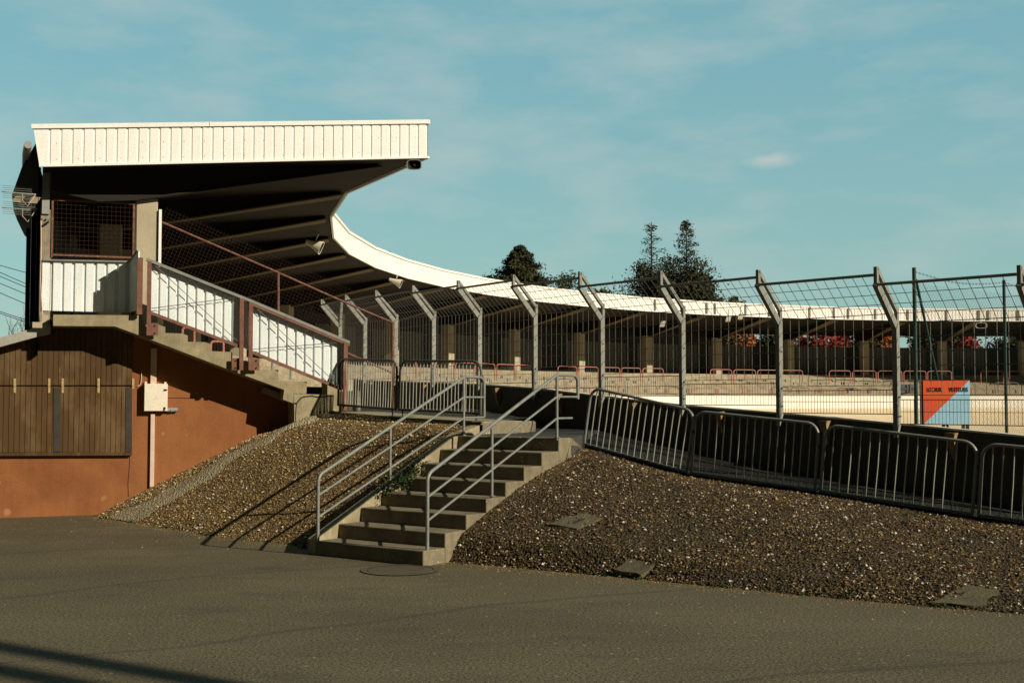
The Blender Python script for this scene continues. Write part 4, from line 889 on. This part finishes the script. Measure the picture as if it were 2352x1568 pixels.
for k in range(2):
    a = Vector((G[k].x, G[k].y, gz - .06)); b = Vector((G[k + 1].x, G[k + 1].y, gz - .06)); pts = [a.lerp(b, s / 12) - UPV * .10 * math.sin(math.pi * s / 12) for s in range(13)]
    mb.tube(pts, .003, 4)
    for s in range(26):
        v = sample(pts, (s + .5) / 26); mb.bar(v - Vector((.012, 0, .02)), v + Vector((.012, 0, .02)), .003, .003); mb.bar(v - Vector((-.012, 0, .02)), v + Vector((-.012, 0, .02)), .003, .003)
mb.build('barbed_wire', 'cable', gf)

# ================================================================== SCOREBOARD
SY = 18.3; tl, tr_, bl_, br_ = at_y(2120, 872.3, SY), at_y(2227.3, 873.5, SY), at_y(2120, 974, SY), at_y(2227.3, 974, SY)
bl_.x = tl.x; br_.x = tr_.x; br_.z = bl_.z; tr_.z = tl.z
sb = thing('score_board', 'red and light blue board lettered LOCAUX VISITEURS beyond the mesh fence', 'sign', ((tl.x + tr_.x) / 2, SY, .4))
mb = MB(); mb.prism([tl + Vector((0, .02, 0)), tr_ + Vector((0, .02, 0)), br_ + Vector((0, .02, 0)), bl_ + Vector((0, .02, 0))], (0, .03, 0)); mb.build('backing', 'grey_plastic', sb)
mb = MB(); mb.prism([tl, tr_, bl_], (0, .018, 0)); mb.build('red_half', 'sign_red', sb)
mb = MB(); mb.prism([tr_, br_, bl_], (0, .018, 0)); mb.build('blue_half', 'sign_blue', sb)
def text(s, x0, x1, ytop, ybot, name):
    cu = bpy.data.curves.new(name, 'FONT'); cu.body = s; cu.size = 1; cu.extrude = .004; cu.offset = 0
    ob = bpy.data.objects.new('tmp', cu); COL.objects.link(ob); dg = bpy.context.evaluated_depsgraph_get(); me = bpy.data.meshes.new_from_object(ob.evaluated_get(dg)); bpy.data.objects.remove(ob)
    xs = [v.co.x for v in me.vertices]; ys = [v.co.y for v in me.vertices]; a, b = at_y(x0, ybot, SY), at_y(x1, ytop, SY)
    for v in me.vertices:
        fx = (v.co.x - min(xs)) / (max(xs) - min(xs)); fy = (v.co.y - min(ys)) / (max(ys) - min(ys)); zz = v.co.z
        v.co = (a.x + (b.x - a.x) * fx - wm(sb).translation.x, -.003 - zz, a.z + (b.z - a.z) * fy - wm(sb).translation.z)
    me.materials.clear(); me.materials.append(M['black']); o = bpy.data.objects.new(name, me); COL.objects.link(o); o.parent = sb
text('LOCAUX', 2129.5, 2163, 889.2, 899.2, 'lettering'); text('VISITEURS', 2179, 2223, 889.2, 899.2, 'lettering')
for x in (2167, 2212.5, 2222):
    a = at_y(x, 975, SY + .04); mb = MB(); mb.bar((a.x, a.y, a.z + .02), (a.x, a.y, .3), .04, .04); mb.build('leg', 'green_paint', sb)
a = at_y(2116.5, 875, SY + .03); mb = MB(); mb.bar((a.x, a.y, a.z), (a.x, a.y, .3), .035, .05); mb.build('side_post', 'bark', sb)
gb = thing('control_box', 'slate grey pair of control boxes on the mesh fence beside the red and blue board', 'control box', tuple(at_y(2078, 893, 16.9)))
for x in (2068, 2087):
    c = at_y(x, 893, 16.9); mb = MB(); mb.obox(c, (1, 0, 0), (0, 1, 0), (0, 0, 1), .105, .10, .13); b_ = mb.build('box', 'slate_box', gb); mb = MB(); mb.obox(c + Vector((0, -.055, 0)), (1, 0, 0), (0, 1, 0), (0, 0, 1), .09, .012, .115); mb.build('lid', 'slate_box', b_)
c = at_y(2081, 904, 16.85); mb = MB(); mb.tube([c + Vector((-.14, -.1, -.005)), c + Vector((-.08, -.1, .0)), c + Vector((0, -.1, .01)), c + Vector((.02, -.1, .06)), c + Vector((.01, -.1, .13))], .010, 6); mb.build('cable', 'black', gb)
c = at_y(2055, 893, 16.85); mb = MB(); mb.bar(c + Vector((-.04, 0, 0)), c + Vector((.26, 0, 0)), .03, .03); mb.build('bracket', 'galv_dark', gb)

# ================================================================== CRUSH BARRIERS on the far terraces
def u_rail(w, h, r):
    pts = [Vector((-w / 2, 0, 0))] + arc((-w / 2, 0, 0), (-w / 2, 0, h), (w / 2, 0, h), .14, 5) + arc((-w / 2, 0, h), (w / 2, 0, h), (w / 2, 0, 0), .14, 5) + [Vector((w / 2, 0, 0))]
    return MB().tube(pts, r, 6)
rp_ = u_rail(1.2, .85, .026).build('crush_barrier', 'red_paint', smooth=True); gp_ = u_rail(1.2, .85, .020).build('crush_barrier', 'blue_paint', smooth=True)
def crush(rows, proto, R, z, h, label, group):
    global first_used
    for i, (x0, x1) in enumerate(rows):
        a0, a1 = ring_px(x0 * .9408, R), ring_px(x1 * .9408, R); p0, p1 = ring(R, a0), ring(R, a1); L = (p1 - p0).length
        o = proto if proto.get('used') is None else proto.copy()
        if proto.get('used') is not None: COL.objects.link(o)
        proto['used'] = 1
        dd = (p1 - p0); o.location = (p0 + p1) / 2 + UPV * z; o.rotation_euler = (0, 0, math.atan2(dd.y, dd.x)); o.scale = (L / 1.2, 1, h / .85)
        tag(o, label, 'crush barrier', group)
red_top = [(1015, 1060), (1064, 1108), (1112, 1160), (1163, 1208), (1213, 1256), (1260, 1304), (1362, 1408), (1412, 1460), (1465, 1513), (1517, 1564), (1569, 1619), (1734, 1786), (1791, 1844), (1849, 1902), (1907, 1959), (2024, 2076), (2081, 2138), (2143, 2201), (2206, 2260), (2264, 2322), (2394, 2449), (2460, 2516)]
grey_mid = [(1060, 1105), (1110, 1152), (1156, 1196), (1200, 1239), (1243, 1284), (1289, 1330), (1335, 1378), (1384, 1428), (1433, 1478), (1483, 1526), (1532, 1575), (1580, 1625), (1631, 1680), (1907, 1948), (1956, 2005), (2071, 2122), (2127, 2172), (2428, 2485)]
red_low = [(1340, 1385), (1390, 1440), (1510, 1560), (1626, 1682), (1688, 1747), (1752, 1813), (1818, 1880), (1886, 1950), (1990, 2050), (2058, 2120), (2370, 2430)]
for rows_, pr_, R, z, h, lab, grp in ((red_top, rp_, 35.0, 2.72, .73, 'faded red tubular crush barrier in the row highest up the far terrace', 'red crush barriers high on the terrace'), (grey_mid, gp_, 34.2, 2.13, .66, 'blue grey tubular crush barrier in the middle row of the far terrace', 'grey crush barriers in the middle row'), (red_low, rp_, 33.25, 2.08, .36, 'low faded red crush barrier just above the white parapet of the track', 'red crush barriers above the parapet')):
    crush(rows_, pr_, R, z, h, lab, grp)
for o in bpy.data.objects:
    if 'used' in o: del o['used']
# rails and pipes glimpsed under the cladding at the near end
def near_rail(px0, px1, yt, yb, off, mat, label, cat='crush barrier'):
    a, b = Wp(px0, yb, off), Wp(px1, yb, off); h = Wp(px0, yt, off).z - a.z; b.z = a.z; mb = MB(); mb.tube([a - UPV * .2] + arc(a - UPV * .2, a + UPV * h, b + UPV * h, .05, 4) + arc(a + UPV * h, b + UPV * h, b - UPV * .2, .05, 4) + [b - UPV * .2], .022, 7)
    tag(mb.build('crush_barrier', mat, smooth=True), label, cat, 'crush barriers at the near end')
near_rail(419, 446, 752, 776, -1.1, 'red_paint', 'pinkish red crush barrier glimpsed just under the upper cladding panel')
near_rail(484, 513, 784, 800, -.9, 'red_paint', 'small pinkish red crush barrier rising behind the fourth concrete step')
near_rail(626, 668, 820, 846, -1.0, 'blue_paint', 'blue grey crush barrier glimpsed under the lower cladding panel')
near_rail(741, 757, 868, 905, -1.2, 'red_paint', 'pinkish red crush barrier glimpsed beside the lowest concrete step')

# ================================================================== LOUDSPEAKERS, LAMPS, AERIALS
def horn(c, face, w, h, dep, label, mat):
    t = thing('loudspeaker', label, 'loudspeaker', tuple(c), group='horn loudspeakers under the roof')
    face = Vector(face).normalized(); sx = face.cross(UPV).normalized(); sz = sx.cross(face)
    def ringp(w, h, off, n=20): return [c + face * off + sx * (w / 2 * math.copysign(abs(math.cos(a)) ** .55, math.cos(a))) + sz * (h / 2 * math.copysign(abs(math.sin(a)) ** .55, math.sin(a))) for a in [2 * math.pi * k / n for k in range(n)]]
    mb = MB(); prof = [(.25, .3, -dep), (.5, .5, -dep * .6), (.96, .96, -.02), (1, 1, 0), (.9, .88, 0), (.45, .4, -dep * .5), (.15, .15, -dep * .7)]
    rs = [ringp(w * a, h * b, o) for a, b, o in prof]; rs = [r + [r[0]] for r in rs]; mb.grid(rs); mb.build('horn', mat, t, smooth=True, fixn=False)
    mb = MB(); mb.grid([r + [r[0]] for r in (ringp(w * .88, h * .86, -.004), ringp(w * .45, h * .4, -dep * .48), ringp(w * .14, h * .14, -dep * .66), ringp(.001, .001, -dep * .66))]); mb.build('mouth', 'black', t, fixn=False)
    mb = MB(); mb.tube([c - face * dep * .55, c - face * dep * .36], .02, 8); mb.build('driver_tip', 'cream_box', t, smooth=True)
    mb = MB(); mb.bar(c - face * dep * .5 + sz * h * .4, c - face * dep * .5 + sz * (h * .5 + .14), .04, .02); mb.build('bracket', mat, t)
c = at_y(951, 378.5, 21.1); horn(c, (-.05, -1, -.12), .265, .18, .2, 'dark mouthed horn loudspeaker hanging under the roof corner', 'grey_plastic')
c = at_y(738, 570, 31.0); horn(c, (1, .05, -.45), .44, .34, .42, 'cream horn loudspeaker under the roof where it starts to bend', 'cream_box')
c = at_y(921, 652, 40.5); horn(c, (1, .0, -.4), .44, .30, .42, 'cream horn loudspeaker under the roof just above the first fence posts', 'cream_box')
c = at_y(2254, 747.5, 64.0); horn(c, (-.3, -1, -.1), .58, .29, .3, 'cream horn loudspeaker hanging under the far roof near the right edge', 'cream_box')
def lamp(x, y, d, label):
    c = at_y(x, y, d); t = thing('floodlight', label, 'floodlight', tuple(c), group='small floodlights under the far roof'); mb = MB(); mb.obox(c, (1, -.5, 0), (0, 1, -.6), (.3, .5, 1), .24, .10, .30); mb.build('housing', 'white_conc', t); mb = MB(); mb.bar(c + UPV * .12, c + UPV * .5, .03, .03); mb.build('bracket', 'dark_metal', t)
lamp(1522, 744, 60.0, 'small white floodlight left of the fence post in front of the dark tree'); lamp(1673, 732, 61.5, 'small white diamond shaped floodlight under the roof right of the big tree'); lamp(1701, 727, 61.9, 'smallest white floodlight tucked under the fascia edge')

def aerial(px, py, label, flip):
    c = Wp(px, py, .25); t = thing('tv_aerial', label, 'aerial', tuple(c), group='television aerials on the stand corner')
    ax = (-U * .98 + NN * .2).normalized(); mb = MB(); mb.bar(c + ax * .32, c - ax * .2, .016, .016); mb.build('boom', 'galv', t)
    mb = MB()
    for k in range(7):
        z = (k - 3) * .032; mb.tube([c + UPV * z + ax * .30 + NN * .02, c + UPV * z - ax * .14 + NN * .05], .0035, 5)
    mb.tube([c + ax * .38 + UPV * .13, c + ax * .39 - UPV * .13], .003, 5); mb.build('elements', 'galv', t)
    if not flip:
        for s in (-.08, .16):
            mb = MB(); q = c - ax * s - UPV * .14
            for k in range(6): mb.bar(q + UPV * .018 * k - ax * .012 * k + ax * .08, q + UPV * .018 * k - ax * .012 * k - ax * .06, .010, .008, up=NN)
            mb.build('reflector', 'column', t)
    mb = MB(); mb.tube([c, c - UPV * .12 + NN * .03, c - UPV * .2 - ax * .08, c - UPV * .1 - ax * .14, c - ax * .2], .006, 5); mb.build('lead', 'pale_pink', t)
aerial(52, 444, 'upper television aerial with slatted reflectors at the left end of the stand', False)
aerial(52, 480, 'lower television aerial with a looped white lead at the left end of the stand', True)

# ================================================================== OVERHEAD CABLES
names = ['topmost', 'second from the top', 'third from the top', 'fourth from the top', 'fifth from the top', 'upper of the lowest pair', 'lowest']
for k, (y0, y1) in enumerate(((605, 614), (621, 638), (630, 646), (646, 662), (668, 684.5), (711, 722), (715, 727))):
    a, b = at_y(-40, y0 - (y1 - y0) * .8, 44), at_y(300, y1 + (y1 - y0) * 5, 58); mb = MB(); pts = [a.lerp(b, s / 16) - UPV * .25 * math.sin(math.pi * s / 16) for s in range(17)]; mb.tube(pts, .014, 5)
    tag(mb.build('overhead_cable', 'cable'), 'thin black overhead cable left of the stand, ' + names[k], 'cable', 'overhead cables')

# ================================================================== TREES
def leaf_mesh(mb_pts, size, tone):      # list of (point, outward normal) -> little leaf quads
    n = len(mb_pts); P = np.array([tuple(p) for p in mb_pts]); V = np.zeros((n, 4, 3))
    a = rng.normal(size=(n, 3)); a /= np.linalg.norm(a, axis=1)[:, None]; b = rng.normal(size=(n, 3)); b -= a * (a * b).sum(1)[:, None]; b /= np.linalg.norm(b, axis=1)[:, None]
    s = size * rng.uniform(.6, 1.5, n)[:, None]
    V[:, 0] = P - a * s; V[:, 1] = P - b * s * .5; V[:, 2] = P + a * s; V[:, 3] = P + b * s * .5
    return V, np.repeat(np.clip(tone + rng.normal(0, .16, n), 0, 1), 4)
def build_leaves(name, V, tone, mat, parent):
    n = len(V); me = bpy.data.meshes.new(name); inv = np.array(wm(parent).inverted()); VV = V.reshape(-1, 3) + inv[:3, 3]
    me.from_pydata(VV, [], np.arange(4 * n).reshape(n, 4).tolist()); at = me.attributes.new('tone', 'FLOAT', 'POINT'); at.data.foreach_set('value', tone.astype(np.float32)); me.materials.append(M[mat])
    o = bpy.data.objects.new(name, me); COL.objects.link(o); o.parent = parent; return o
def conifer(base, h, r, label, mat, n=5200, leaf=.13, bare=0.0, zlow=.25, power=.85, cat='conifer', name='conifer_tree', group=None):
    t = thing(name, label, 'tree', tuple(base), group=group); base = Vector(base)
    mb = MB(); mb.tube([base, base + UPV * h * .5, base + UPV * h], [.22 * r / 2.2, .13 * r / 2.2, .02], 7); mb.build('trunk', 'bark', t, smooth=True)
    pts = []; tones = []; mbb = MB(); nb = int(46 + h * 2.5)
    for k in range(nb):
        f = zlow + (1 - zlow) * (k / nb) ** .9; z = h * f; ln = r * (1 - f) ** power * random.uniform(.55, 1.15) + .12; a = k * 2.4 + random.uniform(-.4, .4); dr_ = Vector((math.cos(a), math.sin(a), random.uniform(.0, .45)))
        s0 = base + UPV * z; s1 = s0 + dr_ * ln; mbb.tube([s0, s0.lerp(s1, .6) - UPV * .04, s1], [.035, .02, .006], 4)
        if random.random() < bare and f > .45: continue
        m = int(n / nb); tn = random.uniform(.15, .75)
        for j in range(m):
            q = random.random() ** .65; sp = .10 + .18 * ln * (1 - q * .55); pts.append(s0.lerp(s1, .1 + .95 * q) + Vector((random.gauss(0, sp), random.gauss(0, sp), random.gauss(0, sp * .55)))); tones.append(tn)
    mbb.build('branches', 'bark', t); V, tn = leaf_mesh(pts, leaf, np.array(tones)); build_leaves('crown', V, tn, mat, t); return t
def broadleaf(base, h, r, label, mat, n=4200, leaf=.11, nclump=26, zc=.62, flat=.75, name='broadleaf_tree', group=None, seed=0, xs=1.0):
    R_ = random.Random(seed); t = thing(name, label, 'tree', tuple(base), group=group); base = Vector(base); c = base + UPV * h * zc
    mb = MB(); mb.tube([base, base + UPV * h * .35 + Vector((.1, 0, 0)), c], [.17 * r / 2, .11 * r / 2, .05], 7)
    pts = []; tones = []
    for k in range(nclump):
        d = Vector((R_.gauss(0, 1) * xs, R_.gauss(0, 1), R_.gauss(0, 1) * flat)).normalized(); cc_ = c + Vector((d.x * r * xs, d.y * r, d.z * h * (1 - zc) * .95)) * R_.uniform(.35, .92); cr_ = r * R_.uniform(.16, .34); tn = R_.uniform(.1, .8)
        mb.tube([base + UPV * h * .4, (base + UPV * h * .45).lerp(cc_, .55), cc_], [.05, .03, .01], 4)
        for j in range(n // nclump):
            v = Vector((R_.gauss(0, 1), R_.gauss(0, 1), R_.gauss(0, .8))); pts.append(cc_ + v * cr_ * .55); tones.append(tn + v.z * .05)
    mb.build('trunk', 'bark', t, smooth=True); V, tn = leaf_mesh(pts, leaf, np.array(tones)); build_leaves('crown', V, tn, mat, t); return t
def gpt(px, y): d = ray(px, 800); q = EYEV + d * (y / d.y); return Vector((q.x, q.y, 0))
D1 = 96
conifer(gpt(1194, D1), at_y(1194, 568, D1).z, 9.5, 'dark pointed conifer above the white roof, leftmost of the tall trees', 'leaf_dark', 26000, .10, zlow=.74, power=1.0)
broadleaf(gpt(1258, D1 + 2), at_y(1250, 612, D1 + 2).z, 3.0, 'low sunlit green tree spreading right of the pointed conifer', 'leaf_mid', 8000, .11, zc=.78, seed=3, xs=1.25)
broadleaf(gpt(1388, D1 + 4), at_y(1385, 640, D1 + 4).z, 1.5, 'small green treetop between the pointed conifer and the big dark tree', 'leaf_mid', 1300, .15, zc=.85, seed=5)
broadleaf(gpt(1540, D1 - 2), at_y(1530, 566, D1 - 2).z, 3.9, 'big dense dark tree behind the roof under two thin tops', 'leaf_dark', 30000, .10, 80, zc=.68, flat=.9, seed=8, xs=1.0)
conifer(gpt(1498, D1 - 3), at_y(1498, 510, D1 - 3).z, 2.3, 'sparse half bare tree top on the left of the big dark tree', 'leaf_olive', 3000, .07, bare=.6, zlow=.5, power=.6)
conifer(gpt(1578, D1 - 3), at_y(1576, 510, D1 - 3).z, 2.5, 'feathery olive tree top on the right of the big dark tree', 'leaf_olive', 7500, .065, bare=.35, zlow=.5, power=.6)
broadleaf(gpt(1612, D1 - 1), at_y(1612, 606, D1 - 1).z, 1.9, 'dark bushy tree leaning out at the right of the big dark tree', 'leaf_olive', 8000, .09, 26, zc=.75, seed=12)
broadleaf(gpt(1700, D1 + 3), at_y(1720, 672, D1 + 3).z, 1.4, 'tiny tree top just above the roof right of the big dark tree', 'leaf_mid', 700, .13, 10, zc=.88, seed=14)
def bare_tree(base, h, label, mat, spread=.45, depth=4, name='bare_tree', r0=.08, seed=1):
    R_ = random.Random(seed); t = thing(name, label, 'tree', tuple(base)); mb = MB(); tk = MB()
    def grow(p, d, L, r, k):
        q = p + d * L; (tk if k == depth else mb).tube([p, p.lerp(q, .5) + Vector((R_.uniform(-1, 1), R_.uniform(-1, 1), 0)) * L * .05, q], [r, r * .85, r * .65], 4)
        if k == 0: return
        for _ in range(3 if k > 1 else 4):
            nd_ = (d + Vector((R_.gauss(0, spread), R_.gauss(0, spread), R_.uniform(-.05, .35)))).normalized(); grow(p.lerp(q, R_.uniform(.55, 1)), nd_, L * R_.uniform(.5, .8), r * .55, k - 1)
    grow(Vector(base), UPV, h * .38, r0, depth); tk.build('trunk', mat, t); mb.build('branches', mat, t)
bare_tree(gpt(40, 47), 6.1, 'bare twiggy tree at the left edge beside the stand wall', 'twig', seed=4)
broadleaf(gpt(8, 50), 4.0, 2.3, 'low russet shrub at the left edge behind the kiosk roof', 'leaf_orange', 1300, .09, 18, seed=20, name='shrub')
bare_tree(gpt(838, 62), at_y(838, 528, 62).z * 1.0, 'thin bare treetop poking over the white roof of the bend', 'bark', seed=9, depth=3)
broadleaf(gpt(888, 62), at_y(885, 560, 62).z, .75, 'little leafy treetop peeping over the white roof of the bend', 'leaf_dark', 240, .09, 9, zc=.9, seed=22)
# trees and shrubs behind the far stand, seen through the slot under its roof
GB = 'trees behind the far stand'
for k, (x, mat, r, lab) in enumerate(((1000, 'leaf_dark', 2.2, 'dark tree behind the stand at the foot of the bend'), (1090, 'leaf_dark', 2.4, 'dark tree behind the stand left of the first far column'), (1190, 'leaf_dark', 2.4, 'dark tree behind the stand below the pointed conifer'), (1290, 'leaf_dark', 2.4, 'dark tree behind the stand right of the pointed conifer'), (1390, 'leaf_mid', 2.2, 'green tree showing in the slot under the small treetop'), (1480, 'leaf_dark', 2.5, 'dark tree in the slot left of the big tree'), (1570, 'leaf_dark', 2.5, 'dark tree in the slot below the big tree'), (1640, 'leaf_dark', 2.0, 'dark tree in the slot left of the orange leaves'),
        (1700, 'leaf_orange', 1.1, 'orange leaved tree in the slot left of the first patch of sky'), (1785, 'leaf_dark', 1.5, 'dark tree in the slot between orange and red leaves'), (1880, 'leaf_red', 2.0, 'wide red leaved tree in the slot under the far roof'), (1960, 'leaf_dark', 1.6, 'dark tree in the slot right of the wide red tree'), (2015, 'leaf_orange', 1.0, 'small russet tree in the slot left of the second patch of sky'), (2140, 'leaf_dark', 1.6, 'dark tree in the slot behind the green posts'), (2212, 'leaf_red', 1.5, 'red leaved tree in the slot above the red and blue board'), (2345, 'leaf_dark', 2.0, 'dark tree in the slot at the right edge'))):
    R = 41.5; a = ring_px(x, R); b_ = ring(R, a); broadleaf(b_, 6.9, r, lab, mat, 4200, .11, 40, zc=.74, flat=.8, seed=40 + k, name='broadleaf_tree', group=GB)

# ================================================================== SMALL THINGS ON THE GROUND
mc = at_z(920, 1309.5, 0); t = thing('manhole_cover', 'round rusty brown manhole cover set in the tarmac before the stairs', 'manhole cover', tuple(mc))
mb = MB(); n = 28; mb.prism([mc + Vector((.36 * math.cos(2 * math.pi * k / n), .36 * math.sin(2 * math.pi * k / n), .002)) for k in range(n)], (0, 0, .006)); mb.build('lid', 'manhole', t)
mb = MB(); ri = [[mc + Vector((r * math.cos(2 * math.pi * k / n), r * math.sin(2 * math.pi * k / n), .010)) for k in range(n + 1)] for r in (.37, .44)]; mb.grid(ri); mb.build('rim', 'manhole', t)
def patch(name, w, h, label, uv):
    u0, v0 = uv; c = patch_pt(right_rows, u0, v0); e1 = (patch_pt(right_rows, min(u0 + .05, 1), v0) - patch_pt(right_rows, u0 - .05, v0)).normalized(); e2 = (patch_pt(right_rows, u0, v0 + .12) - patch_pt(right_rows, u0, max(v0 - .12, 0))).normalized(); nz = e1.cross(e2).normalized()
    e2 = nz.cross(e1)
    shp = [(-1.0, -.9), (-.5, -.82), (.1, -.98), (.45, -.95), (.7, -.55), (.75, -.1), (.95, .3), (1.05, .85), (.5, .8), (.1, 1.0), (-.3, .92), (-.45, .5), (-.75, .3), (-.8, -.3)]
    mb = MB(); mb.prism([c + e1 * (x + random.uniform(-.1, .1)) * w + e2 * (y + random.uniform(-.1, .1)) * h + nz * .010 for x, y in shp], nz * -.12); o = mb.build(name, 'mossy')
    if 'slotted' in label: mb = MB(); mb.prism([c + e1 * x * w + e2 * y * h + nz * .0125 for x, y in ((-.05, -.35), (.1, -.4), (.32, .35), (.2, .4))], nz * -.01); mb.build('slot', 'black', o)
    return tag(o, label, 'concrete slab', 'concrete slabs in the bank')
def uv_of(px, py):
    best = (1e9, 0, 0)
    for iu in range(0, 101):
        for iv in range(0, 61):
            p_ = patch_pt(right_rows, iu / 100, iv / 60); rel = p_ - EYEV; yy = rel.y * CP + rel.z * SP; zz = -rel.y * SP + rel.z * CP
            e = (1176 + F * rel.x / yy - px) ** 2 + (784 - F * zz / yy - py) ** 2
            if e < best[0]: best = (e, iu / 100, iv / 60)
    return best[1], best[2]
for (x, y), (w, h), lab in (((1325, 1192), (.24, .22), 'small slotted concrete slab in the bank nearest the stairs'), ((1472, 1294), (.22, .20), 'pale concrete slab low in the middle of the bank'), ((2222, 1368), (.25, .25), 'larger mossy concrete slab low at the right end of the bank')):
    patch('concrete_slab', w, h, lab, uv_of(x, y))
# ivy over the left cheek of the stairs
pts = []
for k in range(650):
    s = random.gauss(3.9, .6); s = min(max(s, 2.7), 5.3); h_ = RISE * s + random.gauss(.2, .07); pts.append(SL + ASC * TREAD * s + ASN * random.gauss(.02 + .12 * random.random() * max(0, 1.4 - abs(s - 3.9)), .05) + UPV * h_)
t = thing('ivy', 'dark green ivy creeping over the left edge of the stairs', 'plant', tuple(SL + ASC * 1.5 + UPV * .7)); V, tn = leaf_mesh(pts, .024, np.full(len(pts), .4)); build_leaves('leaves', V, tn, 'leaf_ivy', t)
mb = MB()
for k in range(8):
    s = 2.8 + k * .28; a = SL + ASC * TREAD * s + UPV * (RISE * s + .14) - ASN * .03; mb.tube([a, a + ASC * .12 + UPV * .08, a + ASC * .25 + UPV * .1 + ASN * .08], .004, 4)
mb.build('stems', 'bark', t)
# weeds along the foot of the banks
P = []
for seg in (lb, rb[:4]):
    for k in range(260):
        f = random.random()
        if math.sin(f * 37) + math.sin(f * 91 + 1) < .75: continue
        p_ = sample(seg, f) + Vector((random.gauss(0, .04), random.gauss(.03, .04), 0))
        for j in range(5): P.append(p_ + Vector((random.gauss(0, .03), random.gauss(0, .03), abs(random.gauss(0, .022)))))
V, tn = leaf_mesh(P, .018, np.full(len(P), .45)); n = len(V); me = bpy.data.meshes.new('weeds'); me.from_pydata(V.reshape(-1, 3), [], np.arange(4 * n).reshape(n, 4).tolist()); at = me.attributes.new('tone', 'FLOAT', 'POINT'); at.data.foreach_set('value', tn.astype(np.float32)); me.materials.append(M['leaf_ivy'])
o = bpy.data.objects.new('weeds', me); COL.objects.link(o); tag(o, 'tiny weeds growing along the foot of the gravel banks', 'weeds', kind='stuff')

# lamp posts standing outside the frame, near the viewer, whose shadows cross the tarmac
def lamp_post(x, y, h, r, label):
    t = thing('lamp_post', label, 'lamp post', (x, y, 0), group='lamp posts beside the viewer'); b = Vector((x, y, 0))
    mb = MB(); mb.tube([b, b + UPV * .9, b + UPV * .95, b + UPV * h], [r * 1.4, r * 1.35, r, r * .75], 10); mb.build('pole', 'galv_dark', t, smooth=True)
    mb = MB(); mb.tube([b + UPV * h, b + UPV * (h + .15) + Vector((.5, .1, 0)), b + UPV * (h + .18) + Vector((.9, .2, 0))], .03, 8); mb.build('arm', 'galv_dark', t)
    mb = MB(); mb.obox(b + UPV * (h + .17) + Vector((1.1, .24, 0)), (1, .2, 0), (-.2, 1, 0), (0, 0, 1), .55, .22, .1); mb.build('lamp_head', 'grey_plastic', t)
lamp_post(12.46, -.78, 11.0, .17, 'thick grey lamp post casting the long shadow over the tarmac corner')
lamp_post(11.6, -.84, 10.5, .17, 'second grey lamp post casting the shadow nearest the photo corner')
